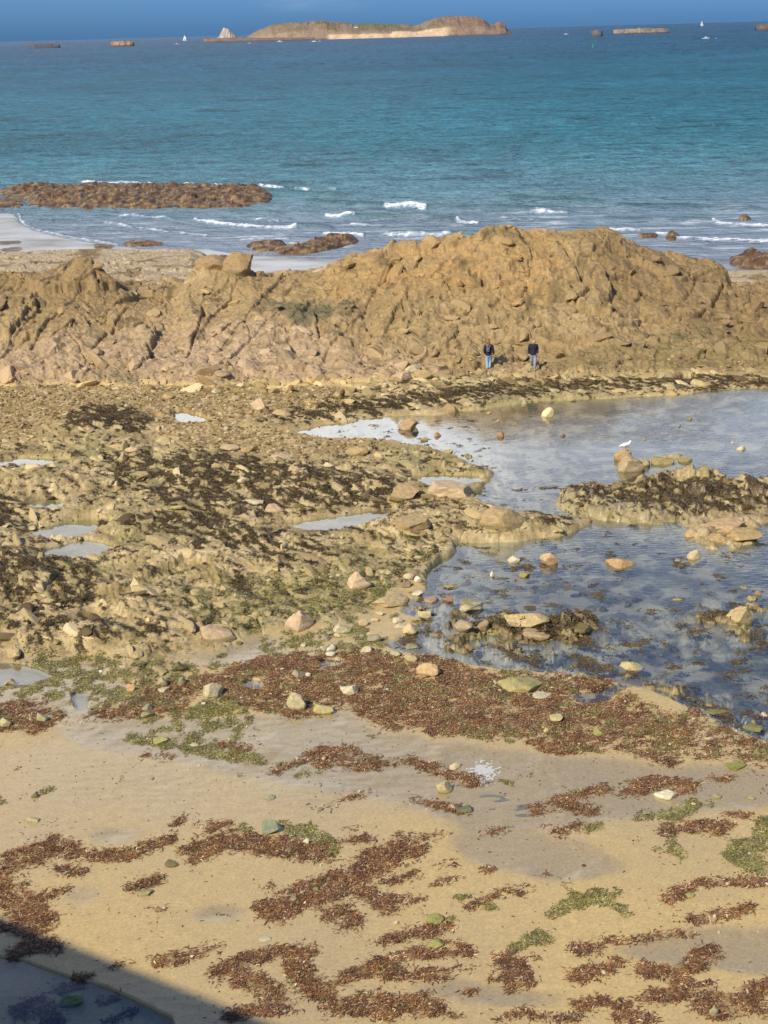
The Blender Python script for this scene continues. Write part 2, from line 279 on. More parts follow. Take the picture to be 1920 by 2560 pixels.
# ridge tints
och = newmap(); poly(och, [(800,640),(1150,600),(1380,570),(1400,640),(1440,730),(1300,770),(1100,720),(900,740),(800,720)]); och = blur(och, 14, 9)
gry = newmap(); poly(gry, [(690,745),(890,745),(890,765),(800,790),(757,812),(700,778),(660,760)]); gry = blur(gry, 6, 3)
pal = newmap(); poly(pal, [(-500,880),(60,860),(300,840),(560,800),(760,800),(900,870),(1100,900),(1100,960),(-500,960)]); pal = blur(pal, 24, 14)
brn = newmap(); poly(brn, [(1440,580),(1560,600),(1800,640),(1840,700),(2500,690),(2500,900),(1900,900),(1700,800),(1560,780),(1480,700)]); poly(brn, [(-500,660),(250,640),(400,740),(100,800),(-500,830)], .7); brn = blur(brn, 14, 9)
olv = newmap(); poly(olv, [(1640,840),(1760,800),(1800,840),(1720,870),(1660,860)]); poly(olv, [(150,950),(330,900),(360,950),(240,975)], .6); poly(olv, [(1400,870),(1700,850),(2000,800),(2500,900),(2500,970),(1400,960)], .7); olv = blur(olv, 8, 5)
crk = newmap()
for a, wd in [([(1134,649),(1160,662),(1191,671),(1225,664),(1261,667),(1313,671)],6),([(1400,622),(1420,650),(1435,666),(1440,690),(1452,712),(1481,727)],9),([(1481,727),(1458,753),(1435,767),(1388,766),(1330,750)],8),
    ([(1446,776),(1500,785),(1539,793),(1625,796),(1730,799),(1770,770),(1816,712)],6),([(1250,863),(1330,828),(1365,805)],5),([(1052,782),(1085,762)],9),([(1165,788),(1183,762)],9),([(989,815),(1035,799)],4),
    ([(214,915),(255,851),(301,782),(347,747)],4),([(116,845),(191,799)],5),([(29,875),(75,828)],8),([(463,915),(486,840),(509,776)],3.5),([(508,770),(511,790)],9),([(556,831),(596,788)],5),([(372,868),(384,884)],9),([(283,820),(281,835)],7),
    ([(654,741),(683,733)],7),([(336,733),(393,730)],10),([(190,715),(240,690),(250,720)],5),([(1640,675),(1700,665)],8),([(1740,700),(1770,700)],7),([(1100,745),(1160,742),(1230,748)],4),([(1590,745),(1610,720)],6),([(700,700),(760,695)],4),
    ([(150,782),(190,784)],6),([(960,700),(990,640)],4),([(1208,700),(1209,718)],7),([(60,770),(85,775)],7),([(1350,975),(1400,970)],5),([(1720,870),(1770,880)],9),([(1190,910),(1230,905)],7),([(1010,925),(1080,930)],6)]:
    stroke(crk, a, wd * .62)
crkb = blur(crk, 1)
bump_ = newmap()
ell(bump_, 1262, 620, 90, 62, .9, .8); ell(bump_, 1495, 640, 115, 78, .9, .8)
ell(bump_, 1300, 720, 100, 40, .4, .8)
bump_ = blur(bump_, 5)
domeb = blur(dome, 6, 3); poolw = np.clip(blur(pool, 22, 9) * 2.2, 0, 1); shoal = newmap()
for a in [[(960,1500),(1120,1490),(1300,1530),(1480,1560),(1520,1600),(1420,1650),(1200,1655),(1000,1620)],[(1300,1640),(1500,1660),(1760,1700),(1900,1780),(2100,1800),(2100,1950),(1850,1850),(1600,1740),(1400,1700)],[(1000,1090),(1240,1130),(1300,1200),(1200,1240),(1080,1160)],[(1480,1530),(1560,1520),(1560,1600),(1480,1600)],[(1640,1500),(1940,1490),(1960,1620),(1700,1600)]]: poly(shoal, a, .9)
shoalb = blur(shoal, 26, 14); lagb = blur(lag, 9, 5); poolb = blur(pool, 5, 2); filmb = blur(film, 22, 9); rockb = blur(rock, 15, 9); rockIb = np.maximum(blur(rockI, 13, 9), blur(rockI, 6, 4) * .55)
redb = blur(red, 6, 3); grnb = blur(grn, 11, 6); drkb = blur(drk, 16, 8); gravb = blur(gravel, 16, 8)
# beach beyond the ridge and reefs
bch = newmap()
poly(bch, [(-500,524),(46,532),(49,553),(87,574),(174,596),(290,614),(420,628),(520,620),(600,635),(800,650),(960,640),(1200,650),(1900,660),(2500,640),(2500,760),(-500,760)])
bchb = blur(bch, 6, 3)
REEF = [
 ('reef', 'long brown seaweed-covered reef lying offshore at the left with surf behind it', 'reef', [(0,477),(60,465),(150,466),(260,462),(400,466),(520,466),(640,468),(672,480),(670,502),(600,510),(480,513),(300,516),(150,513),(70,509),(100,494),(20,490)], 1.15),
 ('reef', 'small dark brown reef tip at the left edge, in front of the long offshore reef', 'reef', [(-40,500),(20,498),(60,505),(50,513),(-40,514)], .8),
 ('reef', 'flat rust-brown rock patch on the wet sand left of the ridge', 'reef', [(295,606),(350,599),(400,602),(422,610),(360,616),(310,613)], .35),
 ('reef', 'two-lobed tan reef at the waterline just behind the ridge', 'reef', [(615,612),(660,602),(700,606),(720,612),(690,622),(640,625)], .7),
 ('reef', 'long slanting tan reef at the waterline behind the ridge', 'reef', [(680,632),(750,612),(830,592),(880,590),(895,600),(830,618),(760,630)], .9),
 ('reef', 'small tan rock in the surf beyond the ridge at the right', 'reef', [(1592,584),(1620,580),(1650,584),(1645,590),(1600,591)], .5),
 ('reef', 'pointed tan rock in white water beyond the right end of the ridge', 'reef', [(1668,590),(1680,580),(1692,588),(1694,595),(1670,597)], .9),
 ('reef', 'dark rock awash in the waves near the right edge', 'reef', [(1840,543),(1870,538),(1885,545),(1850,548)], .5),
 ('reef', 'low dark reef at the right edge behind the ridge', 'reef', [(1828,648),(1870,642),(1990,640),(1990,678),(1880,682),(1835,668)], 1.2),
 ('reef', 'thin olive weed patch on the white wet sand at the left edge', 'reef', [(0,612),(55,610),(60,616),(0,619)], .15),
 ('reef', 'broader olive weed patch lower on the wet sand at the left edge', 'reef', [(0,630),(60,626),(62,633),(10,637)], .15),
 ('reef', 'olive weed patch between the wet sand and the ridge, left of the rust-brown one', 'reef', [(238,618),(285,612),(282,628),(240,630)], .2),
]
reefm = newmap(); reefc = newmap()
for i, (nm, lb, ct, pg, h_) in enumerate(REEF): poly(reefm, pg, h_)
reefb = blur(reefm, 4, 2)
foam = newmap()
for a, wd in [([(495,552),(560,561),(640,568),(745,573)],6),([(963,516),(1010,520),(1064,524)],13),([(819,541),(885,544)],5),([(807,585),(860,586),(903,588)],5),([(1144,556),(1200,560)],9),([(1785,557),(1840,562),(1980,568)],7),([(1690,596),(1760,600),(1990,605)],8),
     ([(960,591),(1130,592)],3),([(266,556),(330,570),(430,580),(520,591)],2.4),([(205,457),(280,457)],9),([(341,461),(393,464)],6),([(428,465),(475,461)],9),([(505,466),(579,469)],9),([(600,470),(640,470)],5),([(654,466),(706,469)],7),([(742,472),(768,474)],8),
     ([(46,535),(49,553),(87,574),(174,594),(290,612)],2.0),([(1640,585),(1670,588)],8),([(1330,532),(1420,536)],4),([(640,548),(700,552)],4),([(880,560),(960,566)],4),([(1250,545),(1330,549)],4),([(1500,575),(1600,578)],5),([(300,540),(420,546)],4),([(700,610),(800,606)],4),([(280,458),(340,460)],5),([(395,463),(430,464)],5),([(475,462),(505,465)],5),([(580,469),(655,470)],5),([(600,600),(720,596)],3),([(820,470),(835,471)],3)]:
    stroke(foam, a, max(wd * .55, 4.4), 1 if wd > 4 else .55)
foamb = foam.copy()
swl = newmap()
for a, wd in [([(1000,519),(1100,523),(1300,527),(1420,530)],10),([(760,510),(960,518)],9),([(860,545),(1000,548),(1144,555)],10),([(740,572),(820,573)],10),([(1500,555),(1785,556)],8),([(1540,520),(1700,522),(1900,528)],9),([(600,480),(860,492)],8),([(960,588),(1250,590)],7),([(560,535),(700,538)],6),([(1250,500),(1500,508)],9)]:
    stroke(swl, a, wd)
swlb = blur(swl, 8, 1)

# ------------------------------------------------------------------ ridge profile from its skyline
sky_pts = [(-500,665),(-200,650),(0,660),(133,657),(191,629),(226,631),(249,655),(289,676),(340,700),(380,712),(431,716),(463,672),(480,650),(509,620),(579,612),(613,640),(637,660),(660,668),(770,668),(810,657),(839,636),(885,620),(960,611),(1076,603),(1151,597),(1203,572),(1249,570),(1319,584),(1388,574),(1458,574),(1516,582),(1556,602),(1597,628),(1654,625),(1712,631),(1782,642),(1816,657),(1828,692),(1920,692),(2100,690),(2500,690)]
YC = 97.0
ca, cz = [], []
for u, v in sky_pts:
    x, z = at_y(u, v, YC); ca.append(x / YC); cz.append(z - float(np.interp(u, [0, 500, 800, 1100], [.62, .62, .35, .12])))
base_pts = [(-500,950),(0,950),(400,948),(700,946),(1000,935),(1220,925),(1500,930),(1700,925),(1920,930),(2500,930)]
ba, byy = [], []
for u, v in base_pts:
    x, y = ground(u, v, .5); ba.append(x / y); byy.append(y)
SMA = np.linspace(-.5, .5, 400); SMZ = np.interp(SMA, ca, cz); SMZ = np.convolve(np.pad(SMZ, 20, mode='edge'), np.ones(41) / 41, 'valid')
def ridge_height(a, Y):
    zc = np.interp(a, ca, cz).astype(np.float32); zsm = np.interp(a, SMA, SMZ).astype(np.float32)
    yb = np.interp(a, ba, byy).astype(np.float32) + 2.6 * fbm(a * 34, 0 * a + Y / 5, 5, 411, .6)
    yc = YC
    s = (Y - yb) / (yc - yb); t = np.clip(s, 0, 1)
    prof = .58 * t ** 1.55 + .42 * (t * t * (3 - 2 * t))
    front = .5 + (np.where(zsm > zc, zc + (zsm - zc) * .6, zsm) * (1 - sst(.74, 1, t)) + zc * sst(.74, 1, t) - .5) * prof
    zback = np.where(a < -.125, 2.3, np.where(a > .2, .4, 1.0)).astype(np.float32)
    zback = np.interp(a, [-.5, -.26, -.2, -.12, -.08, .15, .22, .5], [3.2, 3.4, 3.4, 3.2, 1.2, .6, .2, .2]).astype(np.float32)
    back = np.maximum(zc - (Y - yc) * .55 - .02 * (Y - yc) ** 2, zback)
    fade = sst(130, 115, Y)
    return np.where(s < 0, 0, np.where(s < 1, front, -1.0 + (back + 1.0) * fade)), s

# ------------------------------------------------------------------ terrain grid
QC, QR = 1.0, 1.0
def rows():
    ys = [15.0]
    while ys[-1] < 262:
        y = ys[-1]
        px = F * CAMH / (y * y + CAMH * CAMH)       # source pixels per metre of depth
        d = (1.7 if y > 40 else 2.1) / px
        if 81 < y < 101: d = min(d, .042)
        elif 101 <= y < 125: d = min(d, .16)
        elif y >= 125: d = min(d, .55)
        ys.append(y + d / QR)
    return np.array(ys, np.float32)
ys = rows(); NC = int(940 * QC)
aa = np.linspace(-.325, .325, NC).astype(np.float32)
A, Y = np.meshgrid(aa, ys); X = A * Y; NRW = len(ys)
print('terrain grid', NRW, NC)
def land(X, Y, A):
    out = {}
    beyond = sst(104, 126, Y)
    zr, s = ridge_height(A, Y)
    onr = sst(-.02, .10, s)                           # on the ridge or behind it
    wx = fbm(X / 1.6, Y / 2.6, 4, 3); wy = fbm(X / 1.6, Y / 2.6, 4, 44)
    u, v = project(X, Y, zr)
    rs0 = samp(rockb, u, v) * (1 - onr)
    u, v = project(X, Y, zr + .22 * rs0)
    k = np.clip(F / (Y * 1.05) / 95, .25, 2.2)        # warp in metres -> pixels
    uw = u + wx * 34 * k * (1 - .4 * beyond); vw = v + wy * 12 * k * (1 - .7 * beyond)
    near = 1 - sst(100, 104, Y)
    lg = samp(lagb, uw, vw) * near; pl = samp(poolb, u + wx * 16 * k, v + wy * 5 * k) * near; rk = samp(rockb, uw, vw) * near * (1 - onr); ri = samp(rockIb, u + wx * 18 * k, v + wy * 6 * k) * near
    # sand
    z = .055 + .035 * fbm(X / 5, Y / 7, 3, 8) + .006 * noise(X / .5, Y / .25, 5)
    fm = samp(filmb, uw, vw) * near
    z = z - .037 * fm * sst(-.35, .25, fbm(X / 1.8, Y / 2.8, 4, 77) + .5 * fm - .25)
    # rock shelf: strata running down to the right on the left side, across on the right side
    c1, s1 = math.cos(R(-55)), math.sin(R(-55))
    al = X * c1 + Y * s1; ac = -X * s1 + Y * c1
    al = al + .6 * wx; ac = ac + .5 * wy
    edf = None
    strat = ridged(ac / 1.15, al / 4.2, 5, 11)
    strat2 = ridged(Y / 1.4 + .4 * wy, X / 3.5, 4, 15)
    rightw = sst(-2, 8, X) * sst(62, 74, Y)
    st = strat * (1 - rightw) + strat2 * rightw
    hb, ed, idv = cells(X / 1.5 + .35 * wx, Y / 1.9 + .35 * wy, 2, 1.1)
    hb2, ed2, idv2 = cells(X / .42 + .5 * wx, Y / .55 + .5 * wy, 12, 1.2)
    hs1 = hb * sst(0, .10, ed) - .20 * sst(.10, 0, ed); hs2 = hb2 * sst(0, .14, ed2) - .30 * sst(.13, 0, ed2)
    hb3, ed3, idv3 = cells(X / .16 + 1.1 * wx, Y / .2 + 1.1 * wy, 14, 1.2)
    amp = np.interp(Y, [40, 48, 58, 75, 84], [.55, .62, .60, .45, .4]).astype(np.float32)
    rel = (.10 + .48 * (st * .5 + .22) + .34 * hs1 + .17 * hs2 + .04 * hb3 + .05 * fbm(X / .3, Y / .3, 3, 9)) * amp
    rel = (rel * .85 + .05) * (1 - .75 * samp(poolw, u, v)) + samp(domeb, u + wx * 14, v + wy * 5) * (1 + .3 * hb) * .9 + .05
    z = z * (1 - rk) + rk * np.maximum(rel, -.02)
    # gravel
    gv = samp(gravb, uw, vw) * near * (1 - onr)
    z = z + gv * (.10 + .045 * hb3 + .03 * hb2 + .10 * fbm(X / 2, Y / 3, 3, 31))
    # lagoon and pools
    depth = .42 + .18 * fbm(X / 2, Y / 3, 4, 61)
    sh = samp(shoalb, u, v) * near; depth = depth * (1 - sh) + sh * (.13 - 1.15 * np.maximum(fbm(X / .9, Y / .9, 5, 63, .6) - .03, -.22))
    z = z * (1 - sst(.2, .8, lg)) - depth * sst(.2, .9, lg)
    z = z * (1 - sst(.15, .5, pl)) - .10 * sst(.15, .55, pl)
    # islets
    z = np.where(ri > .02, np.maximum(z, -.45 + (.62 * sst(.0, .30, ri) + .42 * ri) * (.74 + .5 * (st * .5) + .45 * hs1 + .25 * hs2 + .06 * hb3)), z)
    # ridge
    u2, v2 = project(X, Y, zr)
    bm_ = samp(bump_, u2, v2) * sst(1.06, .98, s)
    c1, s1 = math.cos(R(14)), math.sin(R(14))
    a2 = X * c1 + Y * s1; b2 = -X * s1 + Y * c1
    hb4, ed4, id4 = cells(X / 4.2 + .2 * wx, Y / 3.2 + .2 * wy, 71, .8)
    hbR, edR, idR = cells(a2 / 2.4 + .2 * wx, b2 / 1.1 + .2 * wy, 72, 1.2)
    c3, s3 = math.cos(R(68)), math.sin(R(68)); a3 = X * c3 + Y * s3; b3 = -X * s3 + Y * c3
    hbL, edL, idL = cells(a3 / 5.0 + .12 * wx, b3 / 1.25 + .16 * wy, 74, 1.3)
    lf = (X + 3 * wx) < 2; hb5 = np.where(lf, hbL, hbR); ed5 = np.where(lf, edL, edR); id5 = np.where(lf, idL, idR); hb6, ed6, id6 = cells(X / .8 + .25 * wx, Y / .6 + .25 * wy, 73, 1.3)
    ramp = sst(.0, .25, s)
    upz = sst(.45, .9, s)
    smooth_ = 1 - .30 * samp(pal, u2, v2)
    rr = (.22 * fbm(X / 3, Y / 3, 3, 415) + .62 * hb4 + .36 * hb5 * smooth_ * (1 - .45 * sst(.8, 1, s)) + .17 * hb6 * (.3 + .7 * smooth_) + .035 * hb3 * smooth_ + .05 * ridged(a2 / 2.2, b2 / .9, 4, 19) + .03 * fbm(X / .5, Y / .5, 4, 29))
    rr = rr - .22 * sst(.06, .0, ed5) * smooth_ * (id5 > .55) - .22 * sst(.03, 0, ed4) * (id4 > .3)
    ck = samp(crkb, u2 + wx * 3, v2 + wy * 2)
    rr = rr * (.35 + .65 * ramp) + .75 * bm_
    zrr = zr + rr * np.where(s < 1.25, 1, .5) * (1 - .75 * beyond) - .55 * sst(.15, .8, ck) * (s < 1.02) - .22 * sst(.16, .26, ed6) * (id6 > .90) * smooth_ * (s > .08) - .12 * sst(.05, 0, ed6) * (id5 > .4) * smooth_
    z = z * (1 - onr) + zrr * onr
    # beach, reefs beyond
    uf, vf = project(X, Y, -1.1 + 0 * X)
    bc = samp(bchb, uf + wx * 10, vf + wy * 1.2)
    rf = samp(reefb, uf + wx * 7, vf + wy * 2.0) * sst(104, 116, Y)
    zb = -1.75 + .95 * sst(.2, 1, bc) + .02 * fbm(X / 4, Y / 8, 3, 5)
    z = np.where(Y > 104, np.maximum(z * sst(130, 116, Y) + zb * sst(116, 130, Y), zb), z)
    rfr = .55 + .5 * ridged(X / 2.5, Y / 4, 4, 91) + .35 * hb + .12 * hb2 * 1.5
    z = np.where(rf > .03, np.maximum(z, -1.7 + .55 * sst(0, .25, rf) + (rf + .05) * rfr * .62 * (.7 + .9 * fbm(X / 4, Y / 6, 3, 95) + .3)), z)
    out.update(z=z, lg=lg, sh=sh, pl=pl, rk=rk, ri=ri, onr=onr, s=s, u=u, v=v, uw=uw, vw=vw, u2=u2, v2=v2, st=st, hb=hb, hb2=hb2, hb3=hb3, ed=ed, ed2=ed2, gv=gv, fm=fm, rf=rf, bc=bc, near=near, wx=wx, wy=wy,
               id4=id4, id5=id5, id6=id6, hb6=hb6, idv=idv, idv2=idv2, idv3=idv3, ck=ck, ed4=ed4, ed5=ed5, hb5=hb5, strat=strat)
    return out
T = land(X, Y, A)
Z = T['z']
# ---- colours of the ground itself
def mixc(c, c2, w_):
    return c + (np.asarray(c2, np.float32) - c) * w_[..., None]
SAND = ALB(219,188,125); SANDG = ALB(203,177,124); ROCK = ALB(194,170,118); ROCKP = ALB(226,202,154); ROCKD = ALB(136,116,72); OCH = ALB(198,154,94); DARK = ALB(98,76,52); DARK2 = ALB(120,108,66)
REDW = ALB(146,110,80); REDL = ALB(190,152,118); GRN = ALB(168,154,94); GRND = ALB(112,112,58); MUD = ALB(128,116,82); BROWNR = ALB(122,90,54)
YZ = Y + 1.9 * Z; XZ = X + .6 * Z
n1 = fbm(XZ / 1.3, YZ / 1.3, 5, 101); n2 = fbm(XZ / .25, YZ / .35, 4, 111); n3 = fbm(X / 6, Y / 8, 3, 121); n4 = noise(XZ / .07, YZ / .09, 131)
C = np.ones(X.shape + (3,), np.float32) * SAND
C = mixc(C, SANDG, np.clip(.35 + .9 * n3, 0, 1)); C = C * (1 + .10 * n2 + .06 * n4)[..., None]
C = mixc(C, ALB(160,146,118), sst(.2, .8, T['fm']) * .5)
rockc = np.ones_like(C) * ROCK
rockc = mixc(rockc, ROCKP, np.clip(.45 * T['idv'] + .6 * n1 + .25 * T['idv2'] - .1, 0, .9))
rockc = mixc(rockc, ROCKD, np.clip(.5 * T['idv2'] - .9 * n1 - .1 + .4 * T['idv3'] * (n2 > 0), 0, .8))
rockc = rockc * (1.08 + .26 * n2 + .18 * n4)[..., None]
rockc = mixc(rockc, ALB(158,146,92), sst(.0, .35, n3 + .4 * n2) * .5); rockc = mixc(rockc, ALB(108,92,62), sst(.07, .0, T['ed2']) * .5 * sst(.1, .5, T['rk'])); C = mixc(C, rockc, sst(.25, .6, T['rk'] + .25 * n1))
grc = mixc(np.ones_like(C) * ALB(172,146,92), ROCKP, sst(.6, 1, T['idv3'])); grc = mixc(grc, ALB(112,86,54), sst(.35, .0, T['idv3']) * .8) * (1 + .25 * n4)[..., None]
C = mixc(C, grc, sst(.2, .7, T['gv'] + .2 * n1) * .9)
bed = mixc(np.ones_like(C) * ALB(196,182,150), ALB(118,118,98), sst(-.05, .3, n1 + .35 * sst(2, 13, X) - .15 + .3 * n3)); bed = mixc(bed, ALB(52,56,70), sst(.14, .34, fbm(X / .8, Y / 1.1, 5, 141) + .12 * sst(2, 10, X)) * .6)
C = mixc(C, bed, sst(.0, -.12, Z) * T['near'] * sst(.3, .7, T['lg']))
C = mixc(C, rockc * .96, sst(.02, .2, T['ri'])); C = mixc(C, mixc(np.ones_like(C) * ALB(124,104,66), ALB(168,150,92), sst(-.1, .25, n2 + n1)) * (1 + .3 * n4)[..., None], sst(.1, .4, T['sh']) * sst(.3, .7, T['lg']) * sst(-.14, -.02, Z))
gn = samp(grnb, T['u'] + T['wx'] * 26, T['v'] + T['wy'] * 10) * T['near']
gn = np.maximum(gn, (.46 + .35 * sst(.0, .25, fbm(X / 1.3, Y / 1.5, 3, 178))) * samp(redb, T['u'], T['v']) * (T['v'] < 1930)); gn = np.maximum(gn, .34 * sst(1340, 1440, T['v']) * sst(1800, 1700, T['v']) * sst(1500, 1100, T['u'])) * T['near']
gw = sst(.02, .25, gn - .46 + .75 * fbm(X / .55, Y / .75, 5, 151, .62)) * sst(.05, .2, gn)
C = mixc(C, GRN, gw * .62 * (1 - .4 * (n2 > .1)))
dk = np.maximum(samp(drkb, T['uw'], T['vw']), .31 * sst(.5, .9, T['rk'])) * T['near']
da = fbm(T['hb'] * .0 + (X * .57 - Y * -.82) * 0 + (X * .82 + Y * .57) / .32, (X * .57 - Y * .82) / .95, 5, 161, .66)
dz = da * .95 + .22 * T['strat'] * .5
dw = sst(.0, .12, dk - .555 + 1.05 * dz + .25 * n2 + .30 * fbm(X / .8, Y / 1.2, 4, 163)) * sst(.03, .25, dk) * sst(-.02, .05, Z)
darkc = mixc(np.ones_like(C) * DARK, DARK2, sst(-.1, .3, n1) * .5) * (1 + .35 * n4)[..., None]
C = mixc(C, darkc, dw * .95)
bk = (T['v'] < 1930) * 1.0
rd = samp(redb, T['u'] + T['wx'] * (22 + 60 * bk), T['v'] + T['wy'] * (9 + 34 * bk)) * T['near']; rd = rd * (1 - .16 * bk - .25 * bk * sst(1250, 1700, T['u']))
wa_ = (X * .80 + Y * .60); wb_ = (-X * .60 + Y * .80)
gmix = sst(.08, .3, fbm(X / .9, Y / 1.3, 4, 175)) * (Y < 52)
rw = sst(.0, .22, rd - .46 + .85 * fbm(wa_ / 1.0, wb_ / .32, 5, 171, .66) + .55 * fbm(X / .16, Y / .2, 3, 173) + .35 * bk * fbm(X / 1.6, Y / 1.6, 4, 179)) * sst(.05, .2, rd)
redc = mixc(np.ones_like(C) * REDW, REDL, sst(.1, .5, n2)); rw = rw * (1 - .65 * gmix); redc = redc * (1 + .5 * n4)[..., None]
C = mixc(C, redc, rw * .6)
# ridge colour
on = T['onr']
rc = np.ones_like(C) * ALB(176,148,102)
rc = mixc(rc, ALB(204,174,128), np.clip(.5 * T['id5'] + .5 * T['id6'] + .5 * n1 - .25, 0, .8)); rc = mixc(rc, ALB(150,122,84), np.clip(.7 * T['id6'] - .35 - .5 * n1, 0, .6))
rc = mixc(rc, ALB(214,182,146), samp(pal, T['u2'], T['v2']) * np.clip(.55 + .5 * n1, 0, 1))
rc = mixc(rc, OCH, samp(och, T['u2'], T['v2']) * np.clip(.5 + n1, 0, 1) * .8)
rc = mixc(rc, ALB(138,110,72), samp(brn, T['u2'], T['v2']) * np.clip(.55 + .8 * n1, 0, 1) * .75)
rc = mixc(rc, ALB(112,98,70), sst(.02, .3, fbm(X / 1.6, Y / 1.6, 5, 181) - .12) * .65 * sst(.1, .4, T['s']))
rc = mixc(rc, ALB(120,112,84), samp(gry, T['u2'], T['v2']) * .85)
rc = mixc(rc, ALB(118,110,66), samp(olv, T['u2'], T['v2']) * np.clip(.5 + n1, 0, 1))
rc = mixc(rc, mixc(np.ones_like(C) * ALB(214,190,154), ALB(150,126,90), sst(.05, .3, fbm(X / 2.5, Y / 2.5, 5, 433))), sst(1.05, 1.3, T['s']) * .8)
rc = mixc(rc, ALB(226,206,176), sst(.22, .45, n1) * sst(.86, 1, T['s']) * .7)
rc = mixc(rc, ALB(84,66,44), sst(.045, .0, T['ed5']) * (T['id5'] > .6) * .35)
rc = rc * np.array([.90, .91, .90], np.float32) * (1 + .24 * n2 + .14 * n4 + .16 * fbm(X / .6, Y / .5, 4, 191))[..., None]
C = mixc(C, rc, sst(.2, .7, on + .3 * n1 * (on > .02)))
wsand = mixc(np.ones_like(C) * ALB(160,148,130), ALB(126,118,108), np.clip(.5 + n3 + 1.7 * fbm(X / 7, Y / 3.5, 5, 421), 0, 1))
bb = sst(-.1, -.6, Z) * (Y > 104)
C = mixc(C, wsand, bb)
C = mixc(C, mixc(mixc(np.ones_like(C) * BROWNR, ALB(166,138,88), sst(.02, .25, n1 + .5 * n2)), ALB(74,54,38), sst(.05, .2, fbm(XZ / .9, YZ / 1.6, 4, 431))) * (1 + .4 * n2)[..., None], sst(.03, .12, T['rf']))
C = np.clip(C, .01, .85)
wet = np.zeros_like(X)
wet = np.maximum(wet, .92 * sst(.1, .6, T['fm'] + .15 * n1)); wet = np.maximum(wet, (.55 + .5 * n3) * (1 - T['rk']) * (Y < 60))
wet = np.maximum(wet, .25 * dw); wet = np.where(on > .3, 0, wet); wet = np.where((Y > 104) & (Z < -.4), np.clip(.86 + .5 * fbm(X / 6, Y / 3, 5, 422), .5, .97), wet); wet = np.where(T['rf'] > .05, .3, wet)
wet = wet * (1 - .7 * rw); wet = np.clip(wet, 0, 1)
print('terrain done', Z.min(), Z.max())

# ------------------------------------------------------------------ materials
def mat(name):
    m_ = bpy.data.materials.new(name); m_.use_nodes = True; nt = m_.node_tree; nt.nodes.clear()
    o = nt.nodes.new('ShaderNodeOutputMaterial'); p = nt.nodes.new('ShaderNodeBsdfPrincipled'); nt.links.new(p.outputs[0], o.inputs[0])
    return m_, nt, p, o
def attr_mat(name, rough=.85, bump=.35, scale=30, dist=.02, wetattr=False, var=.25, spec=.35):
    m_, nt, p, o = mat(name); N = nt.nodes.new; L = nt.links.new
    at = N('ShaderNodeAttribute'); at.attribute_name = 'Col'
    tc = N('ShaderNodeTexCoord')
    no = N('ShaderNodeTexNoise'); no.inputs['Scale'].default_value = scale; no.inputs['Detail'].default_value = 5; no.inputs['Roughness'].default_value = .65; L(tc.outputs['Object'], no.inputs[0])
    mr = N('ShaderNodeMapRange'); mr.inputs[1].default_value = .25; mr.inputs[2].default_value = .75; mr.inputs[3].default_value = 1 - var; mr.inputs[4].default_value = 1 + var; L(no.outputs[0], mr.inputs[0])
    mu = N('ShaderNodeVectorMath'); mu.operation = 'SCALE'; L(at.outputs['Color'], mu.inputs[0]); L(mr.outputs[0], mu.inputs['Scale'])
    L(mu.outputs[0], p.inputs['Base Color'])
    bp = N('ShaderNodeBump'); bp.inputs['Strength'].default_value = bump; bp.inputs['Distance'].default_value = dist; L(no.outputs[0], bp.inputs['Height']); L(bp.outputs[0], p.inputs['Normal'])
    p.inputs['Roughness'].default_value = rough; p.inputs['Specular IOR Level'].default_value = spec
    if wetattr:
        wa = N('ShaderNodeAttribute'); wa.attribute_name = 'Wet'
        r2 = N('ShaderNodeMapRange'); r2.inputs[3].default_value = .9; r2.inputs[4].default_value = .10; L(wa.outputs['Fac'], r2.inputs[0]); L(r2.outputs[0], p.inputs['Roughness'])
        s2 = N('ShaderNodeMapRange'); s2.inputs[3].default_value = .25; s2.inputs[4].default_value = 1.0; L(wa.outputs['Fac'], s2.inputs[0]); L(s2.outputs[0], p.inputs['Specular IOR Level'])
        b2 = N('ShaderNodeMapRange'); b2.inputs[3].default_value = bump; b2.inputs[4].default_value = .02; L(wa.outputs['Fac'], b2.inputs[0]); L(b2.outputs[0], bp.inputs['Strength'])
    return m_
M_ground = attr_mat('wet_sand', wetattr=True, scale=14, bump=.3, dist=.02, var=.22)
M_rock = attr_mat('shelf_rock', wetattr=True, scale=9, bump=.6, dist=.04, var=.32)
M_ridge = attr_mat('ridge_rock', wetattr=True, scale=5, bump=.7, dist=.07, var=.30)
M_boul = attr_mat('boulder_stone', scale=11, bump=.5, dist=.03, var=.22)
M_weed = attr_mat('seaweed', rough=.6, scale=40, bump=.2, dist=.01, var=.3, spec=.3)
M_far = attr_mat('far_land', scale=.09, bump=.6, dist=4, var=.25)
def plain(name, c, rough=.6, metal=0, scale=20, var=.12, spec=.4):
    m_, nt, p, o = mat(name); N = nt.nodes.new; L = nt.links.new
    tc = N('ShaderNodeTexCoord'); no = N('ShaderNodeTexNoise'); no.inputs['Scale'].default_value = scale; no.inputs['Detail'].default_value = 4; L(tc.outputs['Object'], no.inputs[0])
    rp = N('ShaderNodeValToRGB'); L(no.outputs[0], rp.inputs[0]); c = np.array(c)
    rp.color_ramp.elements[0].position = .3; rp.color_ramp.elements[0].color = (*np.clip(c * (1 - var), 0, 1), 1); rp.color_ramp.elements[1].position = .7; rp.color_ramp.elements[1].color = (*np.clip(c * (1 + var), 0, 1), 1)
    L(rp.outputs[0], p.inputs['Base Color']); p.inputs['Roughness'].default_value = rough; p.inputs['Metallic'].default_value = metal; p.inputs['Specular IOR Level'].default_value = spec
    return m_

